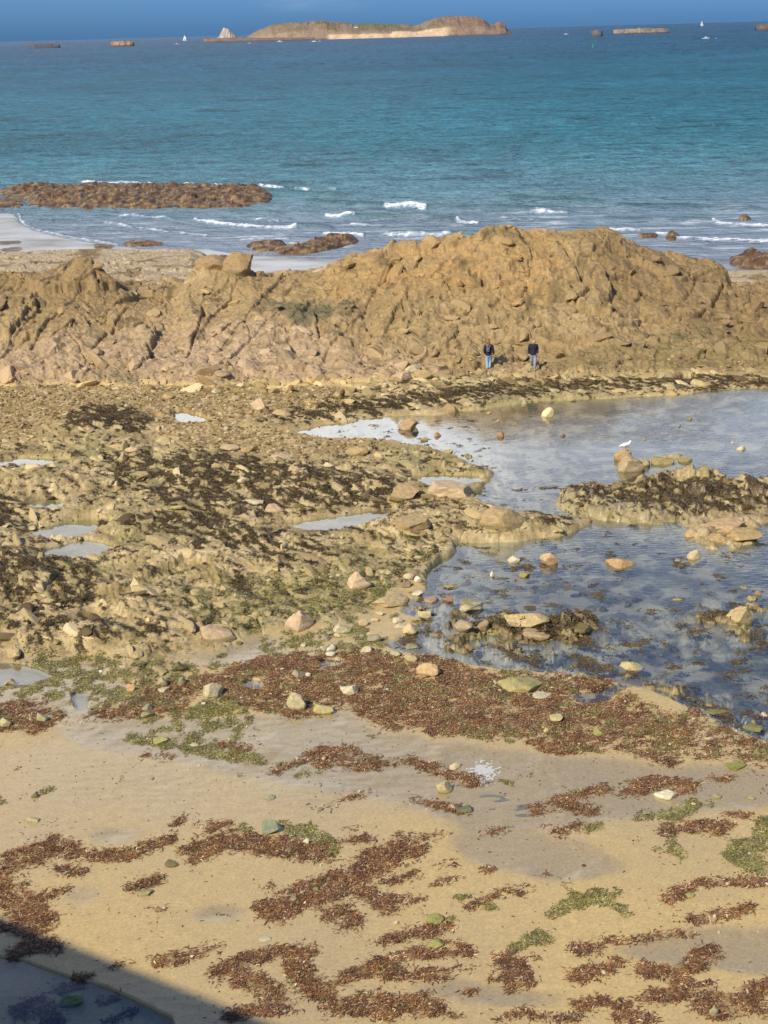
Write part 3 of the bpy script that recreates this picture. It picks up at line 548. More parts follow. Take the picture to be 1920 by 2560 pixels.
# ------------------------------------------------------------------ mesh helpers
def tag(o, label=None, cat=None, group=None, kind=None):
    if label: o['label'] = label
    if cat: o['category'] = cat
    if group: o['group'] = group
    if kind: o['kind'] = kind
    return o
def npmesh(name, V, Fq, mt, cols=None, wetv=None, parent=None, smooth=True):
    me = bpy.data.meshes.new(name); n = len(V); k = Fq.shape[1]; nf = len(Fq)
    me.vertices.add(n); me.vertices.foreach_set('co', np.ascontiguousarray(V, np.float32).ravel())
    me.loops.add(nf * k); me.loops.foreach_set('vertex_index', np.ascontiguousarray(Fq, np.int32).ravel())
    me.polygons.add(nf); me.polygons.foreach_set('loop_start', np.arange(0, nf * k, k, dtype=np.int32)); me.polygons.foreach_set('loop_total', np.full(nf, k, np.int32))
    me.polygons.foreach_set('use_smooth', np.full(nf, smooth, bool))
    me.update(calc_edges=True)
    if cols is not None:
        at = me.attributes.new('Col', 'FLOAT_COLOR', 'POINT'); c4 = np.ones((n, 4), np.float32); c4[:, :3] = cols; at.data.foreach_set('color', c4.ravel())
    if wetv is not None:
        at = me.attributes.new('Wet', 'FLOAT', 'POINT'); at.data.foreach_set('value', np.ascontiguousarray(wetv, np.float32).ravel())
    if mt: me.materials.append(mt)
    o = bpy.data.objects.new(name, me); col.objects.link(o)
    if parent: o.parent = parent
    return o
def gridfaces(nr, nc):
    i = np.arange(nr * nc).reshape(nr, nc)
    return np.stack([i[:-1, :-1], i[:-1, 1:], i[1:, 1:], i[1:, :-1]], -1).reshape(-1, 4)
def submesh(name, V, Fq, sel, mt, cols, wetv):
    f = Fq[sel]; un, inv = np.unique(f, return_inverse=True)
    return npmesh(name, V[un], inv.reshape(f.shape), mt, cols[un], wetv[un])

V = np.stack([X, Y, Z], -1).reshape(-1, 3); FQ = gridfaces(NRW, NC); CF = C.reshape(-1, 3); WF = wet.reshape(-1)
fc = FQ[:, 0]
ZF = Z.reshape(-1); YF = Y.reshape(-1)
fid = np.zeros(len(FQ), np.int32)                     # 0 beach
rkf = T['rk'].reshape(-1)[fc]; onf = T['onr'].reshape(-1)[fc]
fid[(rkf > .45) & (ZF[fc] > -.02)] = 1
fid[(onf > .5) & (YF[fc] < 132) & (ZF[fc] > -.5)] = 2
rif = T['ri'].reshape(-1)[fc]; rff = T['rf'].reshape(-1)[fc]
uff, vff = project(X, Y, 0 * X + .1); uff = uff.reshape(-1)[fc]; vff = vff.reshape(-1)[fc]
for i, (nm, lb, ct, pg, h_) in enumerate(ISL):
    c = np.array(pg, float); cu, cv = c.mean(0); ru = (c[:, 0].max() - c[:, 0].min()) / 2 + 25; rv = (c[:, 1].max() - c[:, 1].min()) / 2 + 16
    fid[(rif > .03) & (ZF[fc] > -.12) & (np.abs(uff - cu) < ru) & (np.abs(vff - cv) < rv)] = 10 + i
u3, v3 = project(X, Y, -1.0 + 0 * X); u3 = u3.reshape(-1)[fc]; v3 = v3.reshape(-1)[fc]
for i, (nm, lb, ct, pg, h_) in enumerate(REEF):
    c = np.array(pg, float); x0, x1, y0, y1 = c[:, 0].min() - 12, c[:, 0].max() + 12, c[:, 1].min() - 6, c[:, 1].max() + 6
    fid[(rff > .04) & (ZF[fc] > -1.5) & (u3 > x0) & (u3 < x1) & (v3 > y0) & (v3 < y1) & (YF[fc] > 112)] = 30 + i
tag(submesh('beach', V, FQ, fid == 0, M_ground, CF, WF), kind='structure', label='wet sandy beach with films of standing water')
tag(submesh('rock_shelf', V, FQ, fid == 1, M_rock, CF, WF), kind='structure', label='low rough rock shelf with dark seaweed')
tag(submesh('rock_ridge', V, FQ, fid == 2, M_ridge, CF, WF), kind='structure', label='big tan rock ridge between the beach and the sea')
for i, (nm, lb, ct, pg, h_) in enumerate(ISL):
    if (fid == 10 + i).sum() > 3: tag(submesh(nm, V, FQ, fid == 10 + i, M_rock, CF, WF), lb, ct, 'rock islets in the lagoon')
for i, (nm, lb, ct, pg, h_) in enumerate(REEF):
    if (fid == 30 + i).sum() > 3: tag(submesh(nm, V, FQ, fid == 30 + i, M_rock, CF, WF), lb, ct, 'reefs along the waterline')
    else: print('empty reef', i)
def zat(x, y):
    """terrain height at a point"""
    a = x / y; i = int(np.clip(np.searchsorted(ys, y), 1, NRW - 1)); j = int(np.clip(np.searchsorted(aa, a), 1, NC - 1))
    return float(Z[i - 1:i + 1, j - 1:j + 1].mean())

_Zi = Z
def hit(u, v):
    d = ray(u, v); yy = np.arange(20, 104, .04); t = yy / d[1]; xx = d[0] * t; zr = CAMH + d[2] * t; a = xx / yy
    i = np.clip(np.searchsorted(ys, yy), 0, NRW - 1); j = np.clip(np.searchsorted(aa, a), 0, NC - 1)
    k = np.argmax(Z[i, j] >= zr)
    return float(xx[k]), float(yy[k]), float(Z[i[k], j[k]])
# ------------------------------------------------------------------ water of the lagoon and pools
def water_mat(name, body, bump_near, rough=.03, clear=.0):
    m_ = bpy.data.materials.new(name); m_.use_nodes = True; nt = m_.node_tree; nt.nodes.clear(); N = nt.nodes.new; L = nt.links.new
    o = N('ShaderNodeOutputMaterial'); ge = N('ShaderNodeNewGeometry'); sp = N('ShaderNodeSeparateXYZ'); L(ge.outputs['Position'], sp.inputs[0])
    mpn = N('ShaderNodeMapping'); mpn.inputs['Rotation'].default_value = (0, 0, R(-25)); mpn.inputs['Scale'].default_value = (2.2, 5.0, 1); L(ge.outputs['Position'], mpn.inputs[0])
    n_ = N('ShaderNodeTexNoise'); n_.inputs['Scale'].default_value = 1.1; n_.inputs['Detail'].default_value = 3; L(mpn.outputs[0], n_.inputs[0])
    wd = N('ShaderNodeMapRange'); wd.inputs[1].default_value = 0; wd.inputs[2].default_value = 15; wd.inputs[3].default_value = .012; wd.inputs[4].default_value = .16; L(sp.outputs[0], wd.inputs[0])
    pn = N('ShaderNodeTexNoise'); pn.inputs['Scale'].default_value = .16; pn.inputs['Detail'].default_value = 2; L(ge.outputs['Position'], pn.inputs[0])
    pm = N('ShaderNodeMapRange'); pm.inputs[1].default_value = .38; pm.inputs[2].default_value = .62; pm.inputs[3].default_value = .25; pm.inputs[4].default_value = 1.25; L(pn.outputs[0], pm.inputs[0])
    mm = N('ShaderNodeMath'); mm.operation = 'MULTIPLY'; L(wd.outputs[0], mm.inputs[0]); L(pm.outputs[0], mm.inputs[1])
    bp = N('ShaderNodeBump'); bp.inputs['Distance'].default_value = .12; L(mm.outputs[0], bp.inputs['Strength']); L(n_.outputs[0], bp.inputs['Height'])
    dt = N('ShaderNodeVectorMath'); dt.operation = 'DOT_PRODUCT'; L(bp.outputs[0], dt.inputs[0]); L(ge.outputs['Incoming'], dt.inputs[1])
    ab = N('ShaderNodeMath'); ab.operation = 'ABSOLUTE'; L(dt.outputs['Value'], ab.inputs[0])       # Schlick, the same from above and below
    om = N('ShaderNodeMath'); om.operation = 'SUBTRACT'; om.inputs[0].default_value = 1; om.use_clamp = True; L(ab.outputs[0], om.inputs[1])
    pw_ = N('ShaderNodeMath'); pw_.operation = 'POWER'; pw_.inputs[1].default_value = 3.5; L(om.outputs[0], pw_.inputs[0])
    fm = N('ShaderNodeMath'); fm.operation = 'MULTIPLY_ADD'; fm.inputs[1].default_value = 1.05; fm.inputs[2].default_value = .03; fm.use_clamp = True; L(pw_.outputs[0], fm.inputs[0])
    tr = N('ShaderNodeBsdfTransparent'); tr.inputs[0].default_value = (*body, 1)
    gl = N('ShaderNodeBsdfGlossy'); gl.inputs['Roughness'].default_value = rough; gl.inputs[0].default_value = (1, 1, 1, 1); L(bp.outputs[0], gl.inputs['Normal'])
    mx = N('ShaderNodeMixShader'); L(fm.outputs[0], mx.inputs[0]); L(tr.outputs[0], mx.inputs[1]); L(gl.outputs[0], mx.inputs[2]); L(mx.outputs[0], o.inputs[0])
    return m_
M_lag = water_mat('lagoon_water', (.76, .81, .83), .1)
wx_ = np.linspace(-60, 60, 25); wy_ = np.concatenate([np.linspace(12, 84, 19)])
gx, gy = np.meshgrid(wx_, wy_); 
lw = npmesh('lagoon_water', np.stack([gx, gy, 0 * gx], -1).reshape(-1, 3), gridfaces(*gx.shape), M_lag)
tag(lw, 'shallow still water filling the lagoon and the rock pools', kind='structure')

# ------------------------------------------------------------------ sea
sy = [118.0]
while sy[-1] < 12500:
    y = sy[-1]; d = .42 if y < 300 else max(.42, (y - 300) * .004 + .42) if y < 900 else y * .02
    sy.append(y + d)
sy = np.array(sy, np.float32); sa = np.linspace(-.34, .34, 1000).astype(np.float32)
SA, SY = np.meshgrid(sa, sy); SX = SA * SY
su, sv = project(SX, SY, -1.2 + 0 * SX)
fw = fbm(SX / 3, SY / 5, 4, 7)
fo = samp(foamb, su + fw * 14, sv + fw * 3.0) * (SY < 300)
sw = samp(swlb, su + fw * 6, sv + 2.0) * (SY < 300)
chop = fbm(SX / 2.6, SY / 1.5 + .2 * SX / 3, 4, 301, .55); swell = noise(SX / 16, SY / 6, 303)
fadew = np.clip(1.2 - SY / 900, .25, 1) * sst(150, 190, SY)
calm = np.where(SY < 190, .18 + .82 * sst(150, 190, SY), 1)
SZ = -1.2 + calm * (.34 * chop + .12 * swell) * np.clip(1.15 - SY / 2500, 0, 1) + .45 * sst(.1, .9, sw) + .22 * np.clip(fo, 0, 1) * (1 + .6 * fbm(SX / .5, SY / .5, 2, 9))
T1 = np.array([.10, .13, .15]); T2 = np.array([.012, .115, .16]); T3 = np.array([.018, .085, .135]); T4 = np.array([.02, .06, .12])
lp = np.log(SY)
def gradc(x, xs, cs):
    return np.stack([np.interp(x, xs, [c[i] for c in cs]) for i in range(3)], -1)
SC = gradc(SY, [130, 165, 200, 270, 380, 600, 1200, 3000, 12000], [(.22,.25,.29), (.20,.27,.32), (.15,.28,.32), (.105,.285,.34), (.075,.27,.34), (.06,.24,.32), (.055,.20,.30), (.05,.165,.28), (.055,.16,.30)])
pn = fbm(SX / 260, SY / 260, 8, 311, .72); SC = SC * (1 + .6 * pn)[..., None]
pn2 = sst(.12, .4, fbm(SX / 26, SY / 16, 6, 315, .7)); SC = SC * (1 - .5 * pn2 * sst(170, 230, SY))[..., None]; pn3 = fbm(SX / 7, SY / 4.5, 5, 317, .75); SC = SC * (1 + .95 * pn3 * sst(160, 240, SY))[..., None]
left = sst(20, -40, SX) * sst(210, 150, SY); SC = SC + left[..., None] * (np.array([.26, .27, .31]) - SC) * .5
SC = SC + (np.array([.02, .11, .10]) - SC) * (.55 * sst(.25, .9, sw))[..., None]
ff = sst(.25, .9, fo * (1 + 1.3 * fbm(SX / .8, SY / 1.2, 4, 321)))
tiny = sst(.48, .6, fbm(SX / (1.2 + SY * .003), SY / (.8 + SY * .008), 3, 331)) * sst(200, 260, SY) * sst(700, 300, SY) * .10
ff = np.maximum(ff, tiny)
surf = sst(.10, .5, fbm(SX / 7, SY / 2.0, 5, 341)) * sst(190, 150, SY) * .55; ff = np.maximum(ff, surf)
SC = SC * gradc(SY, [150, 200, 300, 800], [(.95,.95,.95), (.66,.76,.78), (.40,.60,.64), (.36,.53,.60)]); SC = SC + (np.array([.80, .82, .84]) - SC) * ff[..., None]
def sea_mat():
    m_ = bpy.data.materials.new('sea_water'); m_.use_nodes = True; nt = m_.node_tree; nt.nodes.clear(); N = nt.nodes.new; L = nt.links.new; o = N('ShaderNodeOutputMaterial')
    at = N('ShaderNodeAttribute'); at.attribute_name = 'Col'; fa = N('ShaderNodeAttribute'); fa.attribute_name = 'Wet'
    ge = N('ShaderNodeNewGeometry'); mpn = N('ShaderNodeMapping'); mpn.inputs['Scale'].default_value = (.45, 1.0, 1); L(ge.outputs['Position'], mpn.inputs[0])
    a = N('ShaderNodeTexNoise'); a.inputs['Scale'].default_value = .7; a.inputs['Detail'].default_value = 5; a.inputs['Roughness'].default_value = .6; L(mpn.outputs[0], a.inputs[0])
    b_ = N('ShaderNodeTexNoise'); b_.inputs['Scale'].default_value = .14; b_.inputs['Detail'].default_value = 6; b_.inputs['Roughness'].default_value = .65; L(mpn.outputs[0], b_.inputs[0])
    ad = N('ShaderNodeMath'); ad.operation = 'MULTIPLY_ADD'; ad.inputs[1].default_value = 6; L(b_.outputs[0], ad.inputs[0]); L(a.outputs[0], ad.inputs[2])
    bp = N('ShaderNodeBump'); bp.inputs['Strength'].default_value = 1.0; bp.inputs['Distance'].default_value = .55; L(ad.outputs[0], bp.inputs['Height'])
    df = N('ShaderNodeBsdfDiffuse'); L(at.outputs['Color'], df.inputs[0]); L(bp.outputs[0], df.inputs['Normal'])
    gl = N('ShaderNodeBsdfGlossy'); gl.inputs['Roughness'].default_value = .18; L(bp.outputs[0], gl.inputs['Normal'])
    lw_ = N('ShaderNodeLayerWeight'); lw_.inputs[0].default_value = .5; L(bp.outputs[0], lw_.inputs['Normal'])
    pw_ = N('ShaderNodeMath'); pw_.operation = 'POWER'; pw_.inputs[1].default_value = 3.2; L(lw_.outputs['Facing'], pw_.inputs[0])
    wf = N('ShaderNodeMapRange'); wf.inputs[3].default_value = .33; wf.inputs[4].default_value = .02; L(fa.outputs['Fac'], wf.inputs[0])
    mf = N('ShaderNodeMath'); mf.operation = 'MULTIPLY'; mf.use_clamp = True; L(pw_.outputs[0], mf.inputs[0]); L(wf.outputs[0], mf.inputs[1])
    mx = N('ShaderNodeMixShader'); L(mf.outputs[0], mx.inputs[0]); L(df.outputs[0], mx.inputs[1]); L(gl.outputs[0], mx.inputs[2]); L(mx.outputs[0], o.inputs[0])
    return m_
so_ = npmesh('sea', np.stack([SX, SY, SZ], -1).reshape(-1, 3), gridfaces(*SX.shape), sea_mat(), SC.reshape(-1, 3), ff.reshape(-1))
tag(so_, 'blue green sea with short waves and surf', kind='structure')
# deep ground under and around everything
sb = npmesh('seabed', np.array([(-9000, -3000, -6), (9000, -3000, -6), (9000, 13000, -6), (-9000, 13000, -6)], np.float32), np.array([[0, 1, 2, 3]]), plain('seabed_sand', (.12, .11, .08)))
tag(sb, kind='structure', label='sandy sea floor')

# ------------------------------------------------------------------ weed, pebbles
def fronds(name, label, wgt, n, lmin, lmax, wmin, wmax, pal_, seed, rise=.03, zoff=.0, zabs=None):
    g = np.random.default_rng(seed)
    area = (np.gradient(ys)[:, None] * (aa[1] - aa[0]) * ys[:, None]).astype(np.float64) * np.ones_like(X)
    p = (wgt * area).ravel(); cs = np.cumsum(p); idx = np.searchsorted(cs, g.random(n) * cs[-1]); idx = np.clip(idx, 0, X.size - 1)
    xx = X.ravel()[idx] + (g.random(n) - .5) * .04; yy = Y.ravel()[idx] + (g.random(n) - .5) * .06; zz = ZF[idx] + zoff if zabs is None else np.full(n, zabs)
    ang = g.normal(.5, .9, n); ln = g.uniform(lmin, lmax, n); wd = g.uniform(wmin, wmax, n)
    ang = np.where(g.random(n) < .5, ang, ang + math.pi)
    seg = 4; P = np.zeros((n, seg * 2, 3), np.float32)
    cur = g.normal(0, 1.1, n); hgt = g.random(n) ** 1.5 * rise; bx, by = xx.copy(), yy.copy()
    for k in range(seg):
        t = k / (seg - 1); a = ang + cur * (t - .5) * 2
        if k: bx = bx + np.cos(a) * ln / (seg - 1); by = by + np.sin(a) * ln / (seg - 1)
        wv = wd * (.5 + .9 * math.sin(math.pi * min(.92, t + .12))) / 2
        zc_ = zz + .004 + hgt * (math.sin(math.pi * t) * .9 + .15) + g.random(n) * rise * .3
        nx, ny = -np.sin(a), np.cos(a); tw = g.normal(0, .5, n)
        P[:, 2 * k] = np.stack([bx - nx * wv, by - ny * wv, zc_ - wv * tw * .6], -1); P[:, 2 * k + 1] = np.stack([bx + nx * wv, by + ny * wv, zc_ + wv * tw * .6], -1)
    i = np.arange(n)[:, None] * seg * 2
    Fq_ = np.concatenate([i + np.array([2 * k, 2 * k + 1, 2 * k + 3, 2 * k + 2]) for k in range(seg - 1)], 0)
    pc = np.array([q[0] for q in pal_], np.float32); pw = np.array([q[1] for q in pal_], float); ci = g.choice(len(pc), n, p=pw / pw.sum())
    cc = pc[ci] * g.uniform(.7, 1.3, (n, 1)); lowf = fbm(xx / .5, yy / .6, 3, seed + 50)[:, None]; cc = cc * (1 + .7 * lowf) ; cc[:, 2:3] *= (.92 + .25 * fbm(xx / .9, yy / 1.1, 2, seed + 60)[:, None]); cc = np.repeat(cc, seg * 2, 0)
    return tag(npmesh(name, P.reshape(-1, 3), Fq_, M_weed, np.clip(cc, 0, .8)), label, kind='stuff')
fronds('red_seaweed', 'rust red seaweed strewn in drifts over the sand', (rw ** 1.2 * np.clip(.55 + 1.9 * fbm(X / .45, Y / .45, 4, 177), .04, 1) + .03 * sst(.04, .3, rd)) * (rd > .03), 170000, .03, .17, .006, .024,
       [(ALB(144,100,68), 4), (ALB(106,72,54), 3), (ALB(164,108,72), 2.5), (ALB(196,148,104), 1.6), (ALB(226,200,158), .9), (ALB(118,84,84), .7), (ALB(156,138,84), 1.6)], 5, .032)
fronds('green_seaweed', 'yellow green algae strewn over the sand and stones', gw * (gn > .1) * (Z > -.03), 90000, .03, .12, .008, .026,
       [(ALB(164,152,94), 4), (ALB(138,132,76), 3), (ALB(190,176,122), 1.8), (ALB(108,102,62), 2)], 6, .025)
fronds('brown_wrack', 'dark brown wrack hanging on the rock shelf and islets', dw * (Z > 0) * (Y < 95), 170000, .05, .14, .010, .028,
       [(ALB(92,72,50), 4), (ALB(116,88,58), 2), (ALB(74,60,44), 3), (ALB(132,118,72), 3)], 8, .05)
fl = sst(.45, .8, T['lg']) * (Z < -.03) * (Y < 62) * sst(.24, .42, fbm(X / 1.1, Y / .9, 5, 441, .68) + .10 * T['sh'] + .10 * sst(48, 42, Y)) + .5 * sst(.5, .8, T['lg']) * (Z < -.03) * (X < 5) * (Y < 74) * sst(.22, .4, fbm(X / .8, Y / .8, 5, 443, .62))
fronds('floating_seaweed', 'olive and brown seaweed floating in ragged mats on the lagoon', fl, 16000, .04, .15, .010, .03, [(ALB(112,92,56), 4), (ALB(84,66,50), 3), (ALB(136,124,74), 2), (ALB(96,66,60), 2)], 11, .006, zabs=.0)
scat = sst(.35, .6, fbm(X / 1.1, Y / 1.5, 3, 401)) * (Y < 52) * (Z > -.02) * (1 - rw)
fronds('loose_seaweed', 'single scraps of seaweed scattered on the sand', scat * (1 - T['rk']) + .04 * (Y < 45), 2600, .03, .10, .008, .022, [(ALB(104,64,48), 3), (ALB(150,140,78), 1), (ALB(84,62,46), 2)], 9, .012)
def stone_verts(g, sub, rad, seed_dir=None, rough=.12, facets=9):
    bm = bmesh.new(); bmesh.ops.create_icosphere(bm, subdivisions=sub, radius=1); 
    v = np.array([q.co[:] for q in bm.verts]); f = np.array([[q.index for q in p.verts] for p in bm.faces]); bm.free()
    for _ in range(facets):
        d = g.normal(size=3); d /= np.linalg.norm(d); c = g.uniform(.42, .8); t = v @ d
        v = v - np.clip(t - c, 0, 9)[:, None] * d * .93
    return v, f
def pebbles(name, label, wgt, n, smin, smax, seed, pal_, sub=1, fac=5, pw=5, long_=0, sink=.2, mt=None):
    g = np.random.default_rng(seed); area = (np.gradient(ys)[:, None] * (aa[1] - aa[0]) * ys[:, None]) * np.ones_like(X)
    cs = np.cumsum((wgt * area).ravel().astype(np.float64)); idx = np.clip(np.searchsorted(cs, g.random(n) * cs[-1]), 0, X.size - 1)
    protos = [stone_verts(g, sub, 1, facets=fac) for _ in range(24)]; VV, FF, CC = [], [], []; off = 0
    pc = np.array([q for q in pal_], np.float32)
    for k, i in enumerate(idx):
        v, f = protos[k % 24]; s = smin + (smax - smin) * g.random() ** pw; a = g.random() * 6.28 if not long_ else g.normal(-.9, .45)
        q = v * s * np.array([1 + long_ * g.random(), g.uniform(.6, 1), g.uniform(.4, .75)]); tx, ty = g.normal(0, .25, 2); q[:, 2] += tx * q[:, 0] + ty * q[:, 1]; q = np.stack([q[:, 0] * math.cos(a) - q[:, 1] * math.sin(a), q[:, 0] * math.sin(a) + q[:, 1] * math.cos(a), q[:, 2]], -1)
        VV.append(q + [X.ravel()[i], Y.ravel()[i], ZF[i] + s * sink]); FF.append(f + off); off += len(v); CC.append(np.tile((CF[i] if long_ else pc[g.integers(len(pc))]) * g.uniform(.85 if long_ else .75, 1.2), (len(v), 1)))
    return tag(npmesh(name, np.concatenate(VV), np.concatenate(FF), M_boul, np.clip(np.concatenate(CC), 0, .8), smooth=False), label, kind='stuff')
PB = [ALB(188,158,108), ALB(150,122,80), ALB(206,182,140), ALB(120,98,66), ALB(170,138,92)]
pw = T['gv'] * (Y < 96) * (Z > 0) + .28 * T['rk'] * (Z > .02) * sst(.0, .3, n1) + .25 * (on > .05) * (T['s'] < .16) * (T['s'] > -.05) * (Z > .02)
pebbles('pebbles', 'tan pebbles and small stones covering the gravel below the ridge', pw, 11000, .025, .15, 21, PB)
rb = (T['rk'] > .5) * (Z > .06) * (1 - .6 * dw) * np.clip(.25 + 1.5 * n1, .03, 1)
pebbles('rock_rubble', 'angular ledges and broken rock of the shelf', rb, 1700, .06, .42, 31, [ROCK, ROCKP, ROCKD, ALB(196,176,128), ALB(168,150,104), ALB(150,140,92)], sub=2, fac=11, pw=2.6, long_=1.4, sink=-.22)
rb = (on > .5) * (T['s'] > .01) * (T['s'] < .97) * (Y < 97) * np.clip(.2 + 1.3 * n1 + .5 * (T['s'] < .3), .02, 1) + 1.0 * (T['s'] > -.12) * (T['s'] <= .06) * (Z > .05) * (Y < 92)
pebbles('ridge_rubble', 'broken angular rock lying on and below the ridge', rb, 1300, .08, .8, 32, [ALB(158,132,90), ALB(178,152,110), ALB(140,116,78), ALB(190,166,126)], sub=2, fac=11, pw=3.2, long_=.7, sink=-.25)
pw2 = (rw * .5 + gw * .5 + .02) * (Y < 54) * (Z > -.05)
pebbles('small_stones', 'small pale stones lying among the seaweed', pw2, 1100, .02, .085, 22, [ALB(216,200,160), ALB(190,170,124), ALB(170,160,104), ALB(226,214,190)])
pw3 = sst(.3, .8, T['lg']) * (Y < 84) * (X < 9) * (X > -5)
pebbles('pool_stones', 'small brown stones lying in the shallow lagoon', pw3 * sst(.05, .3, n1 + .1), 900, .05, .22, 23, [ALB(150,122,84), ALB(104,82,56), ALB(122,112,70), ALB(92,60,50)])

# ------------------------------------------------------------------ boulders
TAN, PINK, CREAM, PALE, GREY, GRNY, OLIVE, YEL = ALB(190,162,114), ALB(214,184,142), ALB(236,208,158), ALB(214,198,156), ALB(170,158,128), ALB(160,152,110), ALB(134,124,82), ALB(168,156,108)
def boulder(u, v, wpx, hpx, c, label, group=None, shape=0, moss=None, seed=None, cat='boulder', name='boulder', deep=1.0, zb=None, Yfix=None, dark=False):
    """(u, v) = middle of the foot of the stone in the survey photo; width and height in survey pixels"""
    seed = seed if seed is not None else int(u * 7 + v * 13); g = np.random.default_rng(seed)
    if Yfix: y = Yfix; x, z0 = at_y(u, v, y); z0 = min(z0, zat(x, y) + .02)
    else:
        z0 = 0.05 if zb is None else zb
        x, y, z0 = hit(u, v)
        if z0 < -.05: x, y = ground(u, v, -.02); z0 = -.04
    sc_ = math.hypot(y, CAMH) * 1.0 / F
    wm = wpx * sc_; hm = hpx * sc_ * 1.0
    sub = 5 if wpx > 40 else 4 if wpx > 24 else 3
    vv, f = stone_verts(g, sub, 1, facets=[11, 9, 14][shape])
    if shape == 1: vv[:, 2] = vv[:, 2] * (1 - .25 * vv[:, 0])
    if shape == 2:                                     # peaked
        k_ = np.clip(vv[:, 2], 0, 1); vv[:, 0] = vv[:, 0] * (1 - .55 * k_) + .15 * k_; vv[:, 1] *= (1 - .5 * k_); vv[:, 2] = np.where(vv[:, 2] > 0, vv[:, 2] * 1.35, vv[:, 2])
    nn = fbm(vv[:, 0] * 1.7 + seed % 97, vv[:, 1] * 1.7 + vv[:, 2] * 2.3, 4, seed % 1000)
    fine = fbm(vv[:, 0] * 6 + vv[:, 2] * 4, vv[:, 1] * 6 - vv[:, 2] * 5, 4, seed % 83); vv = vv * (1 + .07 * nn + .035 * fine + .05 * np.round(nn * 5) / 5)[:, None]
    mn, mxx = vv.min(0), vv.max(0); vv = (vv - (mn + mxx) / 2) / (mxx - mn) * 2
    depth = wm * g.uniform(.62, .9) * deep
    # vertical screen extent = visible height plus the foreshortened top
    tilt = CAMH / math.hypot(y, CAMH); hh = max(hm - depth * tilt * .55, hm * .55)
    buried = .45 if hpx / wpx > .5 else .8
    kk = np.clip(-vv[:, 2] + .1, 0, 1)[:, None]; rr_ = np.linalg.norm(vv[:, :2], axis=1)[:, None] + 1e-4; vv[:, :2] *= 1 + kk * (np.clip(.92 / rr_, .6, 1.5) - 1)
    vv[:, 2] = np.where(vv[:, 2] > 0, vv[:, 2] * (1 + .12 * fbm(vv[:, 0] * 3, vv[:, 1] * 3, 3, seed % 55)), vv[:, 2])
    q = vv * np.array([wm / 2, depth / 2, hh * (1 + buried) / 2]); q[:, 2] += hh * (1 - buried) / 2
    a = g.uniform(-.5, .5); q = np.stack([q[:, 0] * math.cos(a) - q[:, 1] * math.sin(a), q[:, 0] * math.sin(a) + q[:, 1] * math.cos(a), q[:, 2]], -1)
    cc = np.tile(c, (len(q), 1)); cc = cc * (1 + .25 * fine)[:, None] * (1 + .26 * fbm(q[:, 0] * 4 + 9, q[:, 1] * 4 + q[:, 2] * 5, 4, seed % 77))[:, None]
    foot = sst(.24, .02, q[:, 2] / hh + .15 * nn); cc = cc + (ALB(120,108,66) - cc) * (.7 * foot)[:, None]   # algae line at the foot
    if moss is not None: tp = sst(.1, .7, vv[:, 2] + nn * 1.2); cc = cc + (moss - cc) * (tp * .85)[:, None]
    o = npmesh(name, q, f, M_boul, np.clip(cc, .01, .85), smooth=False)
    me = o.data; o.location = (x, y + depth * .35, z0)
    me.polygons.foreach_set('use_smooth', np.ones(len(me.polygons), bool)); me.set_sharp_from_angle(angle=R(28))
    tag(o, label, cat, group)
    return o
B = boulder
gL, gC, gF, gS = 'boulders standing in the lagoon', 'stones clustered on the lagoon shore', 'boulders on the weed bank', 'stones on the rock shelf'
B(643,1028,46,34,PINK,'pale blocky boulder below the ridge with dark weed beginning at its right',gS)
B(420,998,32,16,TAN,'flat tan stone on the gravel above the dark weed mound',gS)
B(567,1077,15,11,PALE,'small pale round stone on the gravel left of the white pool',gS)
B(304,1155,28,26,ROCK,'rounded stone with black hollow beside it on the left shelf',gS,2)
B(330,1130,46,15,PINK,'flat pale stone lying below the dark weed mound',gS)
B(573,1127,48,15,PINK,'left one of two flat stones side by side in mid shelf',gS); B(622,1132,46,18,TAN,'right one of two flat stones side by side in mid shelf',gS)
B(605,1206,36,17,PALE,'pale oval stone amid dark weed in mid shelf',gS); B(822,1168,30,13,PALE,'pale oval stone on gravel left of the lagoon',gS); B(891,1138,62,24,TAN,'wide low tan stone on gravel near the white pool',gS)
B(683,1282,52,24,PINK,'pinkish stone just above the long narrow pool in the shelf',gS); B(631,1262,54,15,PALE,'flat pale stone above and left of the long narrow pool',gS)
B(897,1476,60,54,ALB(220,190,150),'tall pointed pinkish boulder with black shadow, mid picture',gS,2)
B(748,1578,76,58,ALB(218,188,150),'large pink angular boulder on the green shelf edge',gS,2)
B(446,1680,46,28,OLIVE,'olive boulder with black shadow by the weed bank',gF)
B(544,1600,92,44,PINK,'broad pinkish block at the end of the left shelf',gS,1)
B(1128,1246,118,46,PINK,'long pinkish block at the lagoon edge, right of its neighbour block',gS,1); B(1012,1246,86,40,TAN,'tan block at the lagoon edge, left of the long pinkish block',gS)
B(1265,1318,135,56,TAN,'big smooth tan slab on the spit between the two lagoons',gS,1,moss=None); B(1030,1334,105,42,TAN,'angular tan block heap at the upper left of the lower lagoon',gS); B(1119,1332,32,15,YEL,'small yellowish stone below the big smooth slab',gS)
B(544,1170,40,14,TAN,'low tan stone above the weed streaks in mid shelf',gS); B(700,1150,60,14,PINK,'low pinkish ledge stone in the upper mid shelf',gS)
B(1000,955,60,30,PINK,'pinkish block of the heap left of the walkers',gS); B(1060,950,50,28,TAN,'tan block of the heap left of the walkers',gS); B(1030,930,44,24,PALE,'pale block on top of the heap left of the walkers',gS)
B(1350,822,54,32,ALB(206,172,112),'tilted pale block on the ridge face above the walkers',gS,1,Yfix=90.5)
